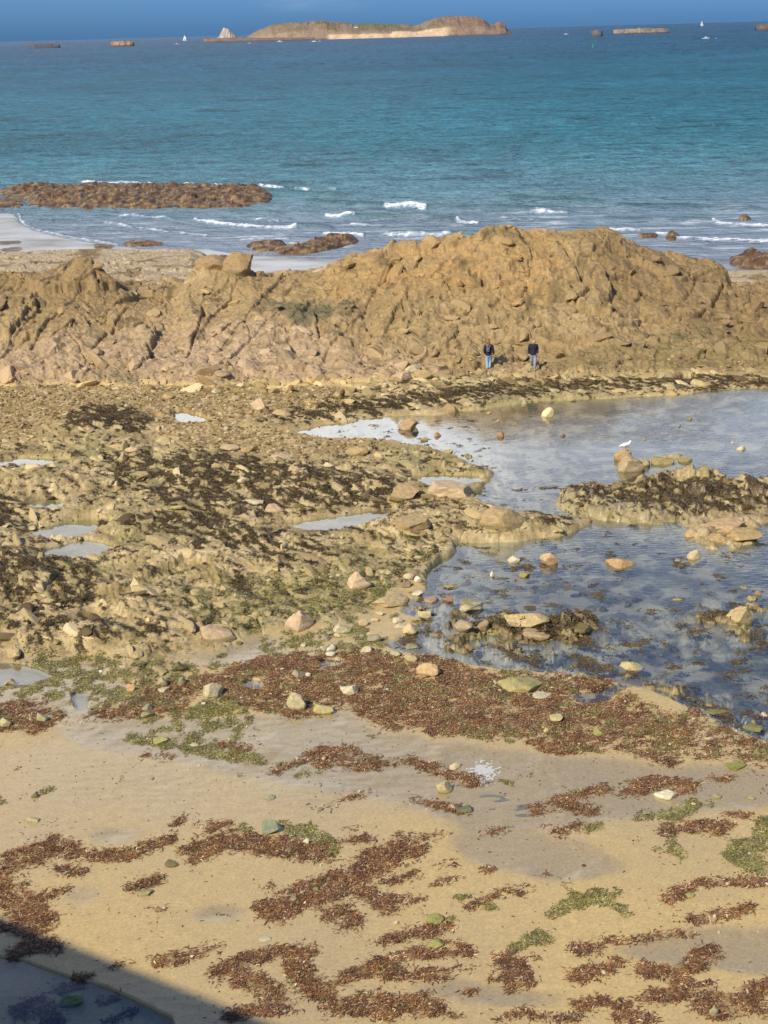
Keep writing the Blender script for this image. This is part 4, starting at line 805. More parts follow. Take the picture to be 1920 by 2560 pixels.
B(588,684,92,58,ALB(176,146,100),'squared boulder on the ridge peak with black shadow at its right',gS,0,seed=11,Yfix=95.5); B(528,684,84,50,ALB(172,144,100),'sloping boulder leaning on the squared one on the ridge peak',gS,0,seed=5,Yfix=95.8)
B(650,668,22,20,ALB(160,134,94),'small stone right of the squared ridge boulder',gS,Yfix=96)
B(1760,868,60,26,TAN,'flat block with black gap under it at the right of the ridge foot',gS,Yfix=86)
# lagoon
B(1370,1044,33,29,ALB(248,222,164),'bright cream boulder in the far lagoon',gL); B(1126,1034,52,26,ALB(176,146,104),'tan triangular boulder at the far shore of the lagoon',gL,2); B(1024,1076,56,34,ALB(186,154,112),'tan boulder reflected in the white water of the lagoon',gL,1)
B(1252,1094,19,17,ALB(180,140,104),'small brownish stone in the pale water, right of two others',gL); B(1096,1092,20,14,ALB(190,158,110),'small tan stone in the white water',gL); B(1061,1103,20,11,TAN,'low tan stone at the edge of the white water',gL)
GB_ = B(1557,1152,46,34,ALB(202,166,112),'rounded tan boulder the gull stands on',gL); B(1578,1182,76,50,ALB(196,172,130),'big pale boulder with black cavity in front of the gull boulder',gL,1)
B(1610,1166,36,24,ALB(186,170,126),'pale stone closing the cavity right of the big gull boulder',gL)
B(1660,1162,60,24,ALB(170,152,100),'long ledge stone right of the gull boulders',gL,1); B(1715,1156,36,18,ALB(170,150,96),'end stone of the ledge right of the gull boulders',gL)
B(1855,1126,26,13,PALE,'pale stone alone in the far lagoon near the right edge',gL); B(1698,1068,13,8,GREY,'small grey stone in the far lagoon near the ripples',gL); B(1724,1050,14,9,YEL,'small yellowish stone in the far lagoon',gL); B(1831,1109,8,7,PALE,'tiny pale stone beside the lone pale one',gL); B(1611,1101,15,8,YEL,'tiny olive stone above right of the gull',gL)
B(1222,1035,14,8,TAN,'tiny tan stone left of the bright cream boulder',gL); B(1290,1062,14,8,ALB(170,140,90),'tiny brown stone below the cream boulder',gL); B(1408,1092,14,9,ALB(140,110,80),'tiny brown stone in the open far lagoon',gL); B(1245,1055,10,8,TAN,'tiny tan stone left of the tiny brown one',gL)
B(1285,1408,31,22,ALB(220,206,170),'pale stone in the lower lagoon, left of the rounded boulder',gL); B(1372,1414,50,38,ALB(214,178,134),'rounded pinkish boulder in the lower lagoon',gL); B(1556,1420,78,30,ALB(200,164,112),'long low tan boulder in the lower lagoon',gL,1); B(1694,1405,18,11,GREY,'small squarish grey stone beside a pale round boulder',gL); B(1737,1400,38,30,ALB(224,200,152),'pale round boulder in the lower lagoon near the right edge',gL)
B(1231,1443,12,18,ALB(236,220,190),'small upright white stone in the lower lagoon',gL,2); B(1312,1443,30,16,ALB(178,160,100),'olive half-sunk stone under the rounded pinkish boulder',gL); B(1256,1412,40,8,OLIVE,'flat dark stone left of the pale one in the lower lagoon',gL)
B(1728,1345,38,24,ALB(206,172,124),'round tan stone at the left end of the bare cluster',gL); B(1817,1332,116,36,ALB(206,172,124),'long tan slab on top of the bare cluster',gL,1); B(1868,1352,84,32,ALB(198,168,112),'tan slab at the right of the bare cluster',gL,1); B(1790,1356,60,24,ALB(196,164,112),'tan stone at the front of the bare cluster',gL)
B(1420,1472,34,8,ALB(130,100,70),'flat brown stone in open lower lagoon',gL); B(1327,1524,34,10,ALB(110,86,60),'dark flat stone above the low brown reef',gL); B(1128,1470,42,13,ALB(178,160,104),'flat olive stone near the left shore of the lower lagoon',gL); B(1695,1502,24,10,YEL,'olive stone alone above the weed mound',gL)
B(1854,1562,68,48,ALB(198,174,124),'big tan boulder in the lower lagoon near the right edge',gL); B(1877,1520,30,15,ALB(206,176,130),'flat pinkish stone touching the top of the big right boulder',gL); B(1883,1502,28,16,ALB(176,160,100),'olive stone second above the big right boulder',gL); B(1896,1488,20,15,ALB(190,160,120),'tan stone third above the big right boulder',gL); B(1860,1473,20,10,YEL,'small olive stone topmost above the big right boulder',gL)
B(1319,1570,120,36,ALB(214,186,128),'long light slab on the low brown reef',gL,1); B(1343,1594,84,22,ALB(186,160,120),'low slab in front of the long light one',gL,1); B(1209,1582,34,34,ALB(172,146,106),'upright brown stone at the left end of the brown reef',gL); B(1157,1580,52,22,ALB(190,166,128),'group of low pale rocks left of the upright brown stone',gL,1)
B(1440,1580,90,24,ALB(150,132,84),'weedy stone at the right end of the brown reef',gL,moss=DARK2)
B(1579,1676,70,26,ALB(204,184,130),'pale oval slab on a small reef in front of the lagoon',gL,1)
B(1180,1530,66,38,ALB(216,200,160),'pale angular boulder with a green top in the lower lagoon',gC,1,moss=GRN)
B(1064,1545,36,25,ALB(214,194,142),'pale tan boulder left below the green-topped one',gC); B(1044,1490,34,17,ALB(220,204,168),'pale stone by the lagoon with two brown ones at its right',gC); B(1021,1449,28,17,ALB(218,198,164),'pinkish stone of the uppermost pair on the shore',gC); B(1047,1458,24,20,ALB(232,218,186),'white stone of the uppermost pair on the shore',gC); B(1016,1470,30,18,ALB(160,140,106),'brown stone under the uppermost pair on the shore',gC)
B(977,1518,94,36,ALB(206,180,132),'long tan slab on the shore left of the lagoon stones',gC,1); B(1081,1508,38,18,ALB(184,150,122),'left brown stone of a pair in the water by the shore',gC); B(1119,1504,32,17,ALB(170,134,104),'right brown stone of a pair in the water by the shore',gC)
B(1024,1590,50,28,ALB(218,194,146),'pale rounded boulder above the big shore slab',gC); B(995,1560,28,17,PALE,'upper pale stone above the rounded shore boulder',gC); B(1000,1572,30,14,PALE,'lower pale stone above the rounded shore boulder',gC); B(1029,1622,36,16,GRNY,'green stone in the water above the weed bank',gC); B(1088,1600,28,12,GRNY,'green stone right of the rounded shore boulder',gC)
B(1072,1690,64,38,ALB(212,178,128),'large tilted tan slab at the head of the red weed bank',gF,1); B(1026,1655,38,22,ALB(200,184,136),'pale stone touching the tilted slab of the weed bank',gF); B(989,1640,30,16,ALB(190,176,136),'grey stone left of the tilted slab',gF)
for (u, v, w_, h_, c, t) in [(854,1584,48,27,PALE,'largest pale block in the stone cluster at mid picture'),(908,1566,24,22,PINK,'pinkish stone right of the largest cluster block'),(937,1556,19,12,ALB(220,190,150),'orange-pink pebble above the cluster stones'),(949,1540,22,14,PALE,'pale stone at the top of the cluster'),(845,1594,20,14,PALE,'stone in front of the largest cluster block'),(827,1588,19,12,GREY,'stone left of the largest cluster block'),(813,1602,28,13,GREY,'flat grey stone below left of the largest cluster block'),(758,1618,15,12,PALE,'small stone under the large pink boulder'),
    (826,1628,26,18,ALB(226,214,180),'upper stone of three stacked pale ones'),(808,1630,16,16,PALE,'left stone of three stacked pale ones'),(826,1642,27,15,ALB(228,216,186),'lower stone of three stacked pale ones'),(936,1608,36,24,GREY,'grey block right in the cluster'),(914,1632,40,19,PALE,'flat pale block below the grey one'),(833,1668,17,15,PALE,'stone below the three stacked ones'),(848,1655,18,8,GREY,'flat stone beside the small pool'),(925,1590,24,12,PALE,'stone above the grey block'),(905,1595,16,10,GREY,'small stone left of the grey block'),
    (752,1694,44,22,GREY,'grey lumpy stone with a white one at its right on the weed'),(770,1692,16,12,ALB(232,220,196),'white stone touching the grey lumpy one'),(532,1744,52,42,ALB(210,196,154),'pale boulder with dark shadow in the left red weed'),(742,1776,50,50,ALB(206,192,146),'tallest pale boulder in the red weed bank'),(808,1786,54,30,ALB(196,180,122),'tilted olive-tan boulder right of the tallest one'),(874,1738,48,30,ALB(218,204,164),'pale triangular boulder in the red weed bank'),
    (326,1730,24,22,ALB(222,176,128),'small round orange-pink stone on the algae'),(366,1778,30,20,GREY,'upper stone of a stacked pair on the algae'),(366,1796,34,22,GRNY,'lower green stone of a stacked pair'),(106,1806,27,26,ALB(190,180,134),'grey-green stone in the left red weed'),(12,1818,34,26,ALB(200,188,140),'pale stone in the red weed at the left edge'),(22,1712,34,19,ALB(206,186,134),'stone at the left edge above the red weed'),(289,1772,24,13,GRNY,'flat green stone left of the stacked pair'),
    (399,1862,38,20,ALB(190,182,110),'yellow-green stone on the sand below the algae'),(408,1734,28,15,PALE,'flat pale stone left of the shadowed boulder'),(454,1714,22,22,GRNY,'green stone above left of the shadowed boulder'),(486,1868,26,11,PALE,'flat pale stone right of the yellow-green one'),(252,1682,11,8,ALB(240,230,210),'tiny white stone in the algae'),(405,1715,34,26,ALB(186,172,130),'low rock under the olive boulder'),
    (1356,1748,50,18,ALB(206,192,158),'long bleached stone on the weed bank'),(1394,1808,34,20,ALB(206,190,132),'yellowish round stone in the weed bank'),(1366,1832,15,12,ALB(216,190,130),'small golden stone in the weed bank'),(1411,1774,22,10,GRNY,'green stone above the yellowish round one'),(1498,1842,34,24,ALB(170,166,100),'mossy green boulder in the weed bank'),(1301,1728,120,34,ALB(184,170,110),'wide bleached mound stone in the weed bank'),
    (1912,1792,18,16,PALE,'pale stone at the right edge by the dark water'),(1787,1818,36,13,GRNY,'flat olive slab at the right of the weed bank'),(1885,1828,52,18,ALB(140,134,84),'wide green stone near the right edge'),(1793,1786,60,14,ALB(134,128,80),'long green slab near the right edge'),(1772,1850,18,8,PALE,'small cream stone below the green slabs'),
    (677,2086,48,40,ALB(150,156,124),'grey-green cobble with a dark foot on the sand'),(81,2058,34,17,ALB(196,184,140),'pale stone with black shadow on the left sand'),(671,2000,32,15,ALB(170,164,130),'flat grey stone on the sand above the cobble'),(765,2112,18,17,ALB(226,216,180),'white stone at the edge of a red weed drift'),(428,2170,34,18,OLIVE,'weedy olive stone at the end of a drift'),(732,2254,20,16,ALB(186,168,128),'round tan pebble in the big weed drift'),(359,2240,40,17,YEL,'bright green stone under a weed tuft'),(174,2512,62,30,ALB(130,150,96),'green stone in the shadow at lower left'),(663,2355,32,9,ALB(206,196,160),'flat pale stone on clean sand'),(86,1996,20,15,ALB(130,124,92),'dark small stone on the upper left sand'),
    (1139,1924,42,17,ALB(222,200,150),'cream flat stone above the foam patch'),(1112,1984,44,34,ALB(206,186,140),'tan boulder with shadow on the sand, mid right'),(1665,1998,56,24,ALB(230,216,178),'long cream stone on the right sand'),(1793,1998,26,15,YEL,'left green cobble of two near the right edge'),(1876,2000,26,14,YEL,'right green cobble of two near the right edge'),(1160,2032,42,20,ALB(120,120,84),'dark mossy stone below the tan boulder'),(1618,2038,22,13,GREY,'grey pebble left below the long cream stone'),
    (1087,2312,46,26,ALB(172,166,96),'yellow-green stone on top of a weed drift'),(1092,2370,54,22,ALB(180,174,100),'flat yellow-green stone under a weed drift'),(1724,2244,30,13,ALB(180,168,96),'flat green stone on the right weed drift'),(1787,2545,26,28,ALB(170,162,124),'grey stone in the lower right weed clump'),(1842,1924,50,17,ALB(150,150,80),'bright green flat stone at the upper right sand'),(1460,2168,11,8,ALB(110,66,50),'tiny red-brown pebble on bare sand'),(790,2232,17,13,ALB(160,150,90),'olive pebble in the big weed drift')]:
    B(u, v, w_, h_, c, t, 'stones among the seaweed', name='stone', cat='stone')
# bleached froth patch on the wet sand
def patch(u, v, ru, rv, name, label, mt, z0=.06):
    x0, y0 = ground(u, v, z0); x1, _ = ground(u + ru, v, z0); _, y1 = ground(u, v - rv, z0); n = 90
    gx, gy = np.meshgrid(np.linspace(-1, 1, n), np.linspace(-1, 1, n)); xx = x0 + gx * (x1 - x0); yy = y0 + gy * (y1 - y0) + gx * .15
    r_ = np.sqrt(gx ** 2 + gy ** 2) + .35 * fbm(xx * 3, yy * 2, 4, 5); nz = fbm(xx * 9, yy * 7, 3, 6)
    zz = np.array([[zat(a, b_) for a, b_ in zip(r1, r2)] for r1, r2 in zip(xx, yy)]) + .006 + .006 * np.clip(.8 - r_, 0, 1) * (1 + nz)
    fq = gridfaces(n, n); keep = ((r_ + .7 * nz + .35 * noise(xx * 14, yy * 9, 7)) < .72).ravel()[fq].all(1); f = fq[keep]; un, inv = np.unique(f, return_inverse=True)
    vv = np.stack([xx, yy, zz], -1).reshape(-1, 3)[un]
    return tag(npmesh(name, vv, inv.reshape(f.shape), mt), label, kind='stuff')
patch(1209, 1929, 48, 34, 'sea_foam', 'white froth patch drying on the wet sand', plain('froth', (.58, .56, .50), .7, scale=40, var=.25))

# ------------------------------------------------------------------ rampart wall the picture is taken from (casts the shadow at lower left)
d = np.array([.837, -.548]); nrm = np.array([-.548, -.837]); P0 = np.array([0, -.25])
bm = bmesh.new()
def corner(t, o_, z): q = P0 + d * t + nrm * o_; return bm.verts.new((q[0], q[1], z))
prof_ = [(0, 17.1), (.7, 17.1), (.7, 16.0), (6, 16.0), (6, -2), (-1.6, -2), (-.15, 15.6), (-.25, 15.6), (-.25, 15.9), (0, 15.95)]
a_ = [corner(-70, o_, z) for o_, z in prof_]; b_ = [corner(70, o_, z) for o_, z in prof_]
for i in range(len(prof_)): bm.faces.new((a_[i], a_[(i + 1) % 10], b_[(i + 1) % 10], b_[i]))
bm.faces.new(a_[::-1]); bm.faces.new(b_); bmesh.ops.recalc_face_normals(bm, faces=bm.faces)
me = bpy.data.meshes.new('rampart_wall'); bm.to_mesh(me); bm.free()
mw, nt, p, o = mat('granite_masonry'); bt = nt.nodes.new('ShaderNodeTexBrick'); bt.inputs['Scale'].default_value = 1.2
bt.inputs['Color1'].default_value = (.30, .27, .22, 1); bt.inputs['Color2'].default_value = (.24, .22, .19, 1); bt.inputs['Mortar'].default_value = (.14, .13, .11, 1)
tcn = nt.nodes.new('ShaderNodeTexCoord'); nt.links.new(tcn.outputs['Object'], bt.inputs[0]); nt.links.new(bt.outputs[0], p.inputs['Base Color']); p.inputs['Roughness'].default_value = .9
me.materials.append(mw); ow = bpy.data.objects.new('rampart_wall', me); col.objects.link(ow); tag(ow, 'granite rampart wall with parapet, behind the viewer, shading the lower left sand', 'wall')
#MORE
# ------------------------------------------------------------------ far island, skerries
def hill(name, label, pts, vb, D, depth, colf, cat='island', n=(60, 500), jag=.6, group=None, z0=-1.2):
    """an island: skyline traced in the survey photo, standing D metres off, `depth` metres deep"""
    p = np.array([(pts[0][0] - 3, vb)] + list(pts) + [(pts[-1][0] + 3, vb)], float); xs, zs = [], []
    for u, v in p: x, z = at_y(u, v, D); xs.append(x); zs.append(max(z, z0 + .02))
    order = np.argsort(xs); xs = np.array(xs)[order]; zs = np.array(zs)[order]
    nr, nc = n; gx = np.linspace(xs[0], xs[-1], nc); t = np.linspace(0, 1, nr)
    GX, TT = np.meshgrid(gx, t); H_ = (np.interp(GX, xs, zs) - z0) * (1 + (.13 if depth < 70 else .05) * jag * fbm(GX / 6 + D, 0 * GX, 4, 12))
    span = xs[-1] - xs[0]; q = (GX - xs[0]) / span
    halfd = depth * np.clip(np.sqrt(np.clip(1 - (2 * q - 1) ** 2, 0, 1)), .12, 1)
    prof = np.where(TT < .5, np.sin(np.clip(TT * 2, 0, 1) * math.pi / 2) ** 1.25, np.cos((TT - .5) * math.pi) ** .8)
    GY = D + (TT - .5) * halfd * (1 + .12 * noise(GX / (span * .05), TT * 3, 4))
    s_ = max(zs.max() - z0, 1)
    nz = fbm(GX / (s_ * .9), GY / (s_ * 1.4), 5, 55); rdg = ridged(GX / (s_ * .5), GY / (s_ * 1.2), 4, 56)
    ZZ = z0 + H_ * prof * (1 + jag * .35 * nz * (1 - prof * .6)) + jag * .10 * H_ * (rdg - .5) * np.sin(TT * math.pi)
    ZZ[0] = z0 - 3; ZZ[-1] = z0 - 3
    u, v = project(GX, GY, ZZ)
    cc = colf(GX, GY, ZZ, u, v, nz, prof, s_, TT)
    return tag(npmesh(name, np.stack([GX, GY, ZZ], -1).reshape(-1, 3), gridfaces(nr, nc), M_far if s_ > 6 else M_rock, np.clip(cc, .01, .8).reshape(-1, 3), np.zeros(nr * nc)), label, cat, group)
def colI(GX, GY, ZZ, u, v, nz, prof, s_, TT):
    c = np.ones(GX.shape + (3,), np.float32) * ALB(150,128,104)
    c = mixc(c, ALB(126,112,84), sst(-.1, .25, nz)); c = mixc(c, ALB(116,116,86), sst(880, 900, u) * sst(1010, 990, u) * sst(.3, .6, prof) * .8)
    c = mixc(c, ALB(150,118,100), sst(1100, 1160, u) * .6)
    c = mixc(c, ALB(176,150,124), sst(.62, .3, prof) * (.5 + .5 * (nz > 0)) * .8)
    sand_ = sst(812, 830, u) * sst(1140, 1100, u); top = np.where(u > 980, .40, .24)
    c = mixc(c, ALB(232,200,158), sand_ * sst(top + .08, top, prof + .05 * nz))
    c = mixc(c, ALB(132,114,100), sst(.09, .05, prof) * (1 - sand_ * .9))
    return c * (1 + .25 * fbm(GX / 9, GY / 14, 4, 77))[..., None]
def colR(a_, b_):
    def f(GX, GY, ZZ, u, v, nz, prof, s_, TT):
        c = np.ones(GX.shape + (3,), np.float32) * a_; c = mixc(c, b_, sst(-.1, .25, nz)); return mixc(c, ALB(96,78,62), sst(.25, .12, prof)) * (1 + .3 * fbm(GX / 6, GY / 8, 3, 79))[..., None]
    return f
isle = hill('island', 'long tan island with a pale beach and grassy humps on the horizon', [(620,92),(624,88),(648,74),(683,61),(715,58),(747,56),(775,53),(802,51),(830,54),(866,57),(886,60),(910,59),(935,58),(960,59),(994,60),(1020,61),(1034,64),(1050,60),(1068,52),(1090,46),(1113,42),(1135,41),(1157,41),(1185,43),(1207,46),(1215,54),(1222,60),(1230,60),(1237,62),(1242,56),(1247,54),(1254,57),(1261,58),(1266,72),(1276,79)], 92, 3900, 330, colI, n=(70, 620))
hill('island', 'pale cone-shaped rock islet left of the long island', [(540,97),(547,92),(554,78),(559,69),(565,70),(571,72),(579,80),(589,88),(596,95)], 95, 3860, 60, colR(ALB(196,180,164), ALB(158,144,128)), n=(30, 120), jag=.35)
hill('skerry', 'dark flat reef strip joining the cone islet and the long island', [(512,97),(540,95),(600,94),(640,94.5),(720,94),(780,93),(812,92.5),(830,91.5)], 96.5, 3780, 60, colR(ALB(140,120,110), ALB(122,110,104)), 'reef', n=(16, 200))
hill('skerry', 'small tan skerry on the horizon left of the cone islet', [(280,104.5),(288,103),(298,102.2),(312,101.4),(324,102.4),(332,104.2)], 104.8, 3300, 40, colR(ALB(170,142,118), ALB(146,124,106)), 'skerry', n=(20, 80), jag=1, group='skerries on the horizon')
hill('skerry', 'dark thin skerry on the horizon near the left edge', [(76,111.7),(90,110.6),(112,110),(134,109.8),(147,111)], 111.6, 3300, 30, colR(ALB(96,98,108), ALB(88,90,100)), 'skerry', n=(14, 60), group='skerries on the horizon')
hill('skerry', 'long tan skerry on the horizon right of the island', [(1536,74.6),(1552,73.2),(1570,72),(1590,71.8),(1600,69.8),(1618,69.8),(1640,71),(1658,70),(1668,73)], 73, 2900, 50, colR(ALB(160,144,122), ALB(126,118,108)), 'skerry', n=(20, 120), jag=1, group='skerries on the horizon')
hill('skerry', 'small dark skerry between the island and the long tan skerry', [(1481,77.2),(1488,75.5),(1496,74),(1504,76.6)], 77.4, 2500, 18, colR(ALB(110,112,116), ALB(98,100,106)), 'skerry', n=(14, 40), group='skerries on the horizon')
hill('skerry', 'low skerry on the horizon at the right edge', [(1893,63),(1900,60),(1910,59),(1925,58.5),(1960,60)], 63, 2900, 40, colR(ALB(120,104,92), ALB(100,92,88)), 'skerry', n=(14, 60), group='skerries on the horizon')
def house(u, v, D, wd, hd, label):
    x, z = at_y(u, v, D); e = bpy.data.objects.new('house', None); col.objects.link(e); e.location = (x, D, z); tag(e, label, 'house', 'houses on the island')
    wv = [(-wd / 2, -3, -2), (wd / 2, -3, -2), (wd / 2, 3, -2), (-wd / 2, 3, -2), (-wd / 2, -3, hd), (wd / 2, -3, hd), (wd / 2, 3, hd), (-wd / 2, 3, hd)]
    npmesh('wall', np.array(wv), np.array([[0, 1, 5, 4], [1, 2, 6, 5], [2, 3, 7, 6], [3, 0, 4, 7]]), M_hw, parent=e, smooth=False)
    k = .4; rv = [(-wd / 2 - k, -3.4, hd), (wd / 2 + k, -3.4, hd), (wd / 2 + k, 3.4, hd), (-wd / 2 - k, 3.4, hd), (-wd / 2, 0, hd + 2.2), (wd / 2, 0, hd + 2.2)]
    npmesh('roof', np.array(rv), np.array([[0, 1, 5, 4], [2, 3, 4, 5], [1, 2, 5, 5], [3, 0, 4, 4]]), M_hr, parent=e, smooth=False)
    for q in (-.25, .25): npmesh('window', np.array([(q * wd - .6, -3.05, .8), (q * wd + .6, -3.05, .8), (q * wd + .6, -3.05, 2.2), (q * wd - .6, -3.05, 2.2)]), np.array([[0, 1, 2, 3]]), M_hr, parent=e, smooth=False)
M_hw = plain('house_wall', (.75, .72, .66)); M_hr = plain('house_roof', (.22, .19, .18))
house(890, 72.5, 3835, 9, 5, 'small white house at the left end of the island\'s dark scrub'); house(916, 74.5, 3830, 13, 3, 'long low pale house amid the island\'s dark scrub')

# ------------------------------------------------------------------ boats, buoy
M_white = plain('white_hull', (.80, .80, .78), .35); M_pink = plain('pinkish_hull', (.72, .52, .46), .4); M_dk = plain('dark_glass', (.03, .035, .05), .15); M_sail = plain('sail_cloth', (.82, .82, .80), .8); M_alu = plain('mast_metal', (.45, .46, .48), .35, .7); M_green = plain('buoy_green', (.02, .35, .14), .45); M_red = plain('red_paint', (.5, .05, .04), .5)
def hull(L_, W_, H_, name, mt, parent):
    n = 13; V_, F_ = [], []
    for i in range(n):
        t = i / (n - 1); x = (t - .5) * L_; wv = W_ / 2 * (1 - max(0, (t - .45) / .55) ** 2.2) * (.86 + .14 * min(1, t * 3)) + .02; sh = H_ * (.78 + .34 * t * t)
        for (a, b_) in ((-1, sh), (-.92, sh * .45), (-.55, -.12 * H_), (0, -.3 * H_), (.55, -.12 * H_), (.92, sh * .45), (1, sh), (.9, sh - .05), (0, sh * .93), (-.9, sh - .05)): V_.append((x + (.06 * L_ * (b_ / sh) if t > .9 else 0), a * wv, b_))
    for i in range(n - 1):
        for j in range(10): a = i * 10 + j; b_ = i * 10 + (j + 1) % 10; F_.append((a, b_, b_ + 10, a + 10))
    me = bpy.data.meshes.new(name); me.from_pydata(V_, [], F_ + [tuple(range(10)), tuple(range(n * 10 - 10, n * 10))[::-1]]); me.materials.append(mt); o = bpy.data.objects.new(name, me); col.objects.link(o); o.parent = parent
    return o
def box(name, lo, hi, mt, parent, taper=.85):
    (x0, y0, z0), (x1, y1, z1) = lo, hi; cx_, cy_ = (x0 + x1) / 2, (y0 + y1) / 2; bm = bmesh.new()
    vs = [bm.verts.new((cx_ + (x - cx_) * k, cy_ + (y - cy_) * k, z)) for z, k in ((z0, 1), (z1, taper)) for x, y in ((x0, y0), (x1, y0), (x1, y1), (x0, y1))]
    for f in ((3, 2, 1, 0), (4, 5, 6, 7), (0, 1, 5, 4), (1, 2, 6, 5), (2, 3, 7, 6), (3, 0, 4, 7)): bm.faces.new([vs[i] for i in f])
    bmesh.ops.bevel(bm, geom=bm.edges[:], offset=min(x1 - x0, y1 - y0, z1 - z0) * .08, segments=1, affect='EDGES')
    me = bpy.data.meshes.new(name); bm.to_mesh(me); bm.free(); me.materials.append(mt); o = bpy.data.objects.new(name, me); col.objects.link(o); o.parent = parent; return o
def tube(name, p, q, r1, r2, mt, parent, n=8):
    p, q = Vector(p), Vector(q); d_ = (q - p).normalized(); a = d_.orthogonal().normalized(); b_ = d_.cross(a); V_ = []
    for c, r_ in ((p, r1), (q, r2)):
        for i in range(n): t = 6.2832 * i / n; V_.append(c + a * math.cos(t) * r_ + b_ * math.sin(t) * r_)
    me = bpy.data.meshes.new(name); me.from_pydata(V_, [], [(i, (i + 1) % n, n + (i + 1) % n, n + i) for i in range(n)] + [tuple(range(n))[::-1], tuple(range(n, 2 * n))]); me.materials.append(mt)
    o = bpy.data.objects.new(name, me); col.objects.link(o); o.parent = parent; return o
def floatat(u, v, name, label, cat, rot, group, D=None):
    if D: x = at_y(u, v, D)[0]; y = D
    else: x, y = ground(u, v, -1.2)
    e = bpy.data.objects.new(name, None); col.objects.link(e); e.location = (x, y, -1.2); e.rotation_euler = (0, 0, rot); return tag(e, label, cat, group)
GB = 'boats on the water'
def motorboat(u, v, L_, rot, label, mt, D=None):
    e = floatat(u, v, 'motorboat', label, 'boat', rot, GB, D); hull(L_, L_ * .32, L_ * .13, 'hull', mt, e)
    c = box('cabin', (-L_ * .12, -L_ * .11, L_ * .10), (L_ * .2, L_ * .11, L_ * .25), mt, e); box('window', (-L_ * .11, -L_ * .113, L_ * .17), (L_ * .205, L_ * .113, L_ * .21), M_dk, c, .97)
    box('outboard_motor', (-L_ * .56, -L_ * .03, 0), (-L_ * .5, L_ * .03, L_ * .16), M_dk, e)
def sailboat(u, v, L_, rot, label, D=None):
    e = floatat(u, v, 'sailboat', label, 'sailing boat', rot, GB, D); hull(L_, L_ * .28, L_ * .11, 'hull', M_white, e); H_ = L_ * 1.25
    box('cabin', (-L_ * .15, -L_ * .08, L_ * .08), (L_ * .15, L_ * .08, L_ * .15), M_white, e); tube('mast', (L_ * .06, 0, L_ * .08), (L_ * .06, 0, H_ + .3), .09, .05, M_alu, e)
    for nm, A_, B_, C_ in (('mainsail', (L_ * .04, 0, L_ * .2), (-L_ * .42, 0, L_ * .22), (L_ * .05, 0, H_)), ('jib', (L_ * .49, 0, L_ * .13), (L_ * .09, 0, L_ * .17), (L_ * .08, 0, H_ * .92))):
        n = 8; V_ = []
        for i in range(n + 1):
            for j in range(n + 1):
                s_, t_ = i / n, j / n; P_ = (Vector(A_) * (1 - t_) + Vector(B_) * t_) * (1 - s_) + Vector(C_) * s_; P_.y += .12 * L_ * math.sin(math.pi * t_) * (1 - s_) * math.sin(math.pi * min(1, s_ + .3)); V_.append(P_[:])
        o = npmesh(nm, np.array(V_), gridfaces(n + 1, n + 1), M_sail, parent=e)
        md = o.modifiers.new('cloth', 'SOLIDIFY'); md.thickness = .03
motorboat(441, 104, 12, .1, 'pinkish motorboat far out left of the cone islet', M_pink, 3300)
sailboat(462, 92, 14, 2.9, 'white sailboat on the horizon left of the cone islet', 5200)
motorboat(623, 102, 7, .3, 'small white motorboat moored off the left tip of the long island', M_white, 3000)
motorboat(698, 99, 13, .05, 'white cabin cruiser anchored under the island\'s left hill', M_white, 3200)
motorboat(786, 101, 9, 3.0, 'left small white motorboat of two off the island beach', M_white, 3000); motorboat(799, 100.5, 7, .4, 'right small white motorboat of two off the island beach', M_white, 3000)
motorboat(1416, 86, 8, 3.1, 'low white motorboat between the island and the green buoy', M_white); motorboat(1482, 83, 7, .6, 'white motorboat near the small dark skerry', M_white)
sailboat(1754, 57, 15, .3, 'white sailboat on the horizon at the right', 5600)
motorboat(1764, 97, 8.5, 0.02, 'white motorboat nearest the viewer at the right', M_white); motorboat(1790, 96, 2.6, .1, 'tiny white dinghy right of the nearest motorboat', M_white)
motorboat(1748, 66, 8, .2, 'small dark motorboat under the right sailboat', M_dk)
e = floatat(1482, 120, 'buoy', 'green channel buoy standing in the open sea', 'buoy', 0, None)
tube('float', (0, 0, -.3), (0, 0, .7), .85, .85, M_green, e, 16); tube('tower', (0, 0, .7), (0, 0, 2.7), .5, .16, M_green, e, 12); tube('topmark', (0, 0, 2.8), (0, 0, 3.5), .34, .02, M_green, e, 12)

# ------------------------------------------------------------------ people, gull
def skin(name, V_, E_, root, mt, parent=None, sub=2):
    names = list(V_); me = bpy.data.meshes.new(name); bm = bmesh.new(); ly = bm.verts.layers.skin.verify(); bv = {}
    for k in names:
        x, y, z, r_ = V_[k][:4]; ry = V_[k][4] if len(V_[k]) > 4 else r_; v = bm.verts.new((x, y, z)); v[ly].radius = (r_, ry); v[ly].use_root = (k == root); bv[k] = v
    for a, b_ in E_: bm.edges.new((bv[a], bv[b_]))
    bm.to_mesh(me); bm.free(); me.materials.append(mt); o = bpy.data.objects.new(name, me); col.objects.link(o)
    if parent: o.parent = parent
    s = o.modifiers.new('skin', 'SKIN'); s.use_smooth_shade = True; s.branch_smoothing = .3; q = o.modifiers.new('sub', 'SUBSURF'); q.levels = sub; q.render_levels = sub
    return o
def chain(*k): return [(k[i], k[i + 1]) for i in range(len(k) - 1)]
M_skin = plain('skin', (.60, .36, .27), .6); M_jack = plain('black_cloth', (.018, .016, .026), .85); M_jean = plain('pale_blue_denim', (.30, .45, .60), .85); M_grey = plain('grey_denim', (.27, .30, .33), .85)
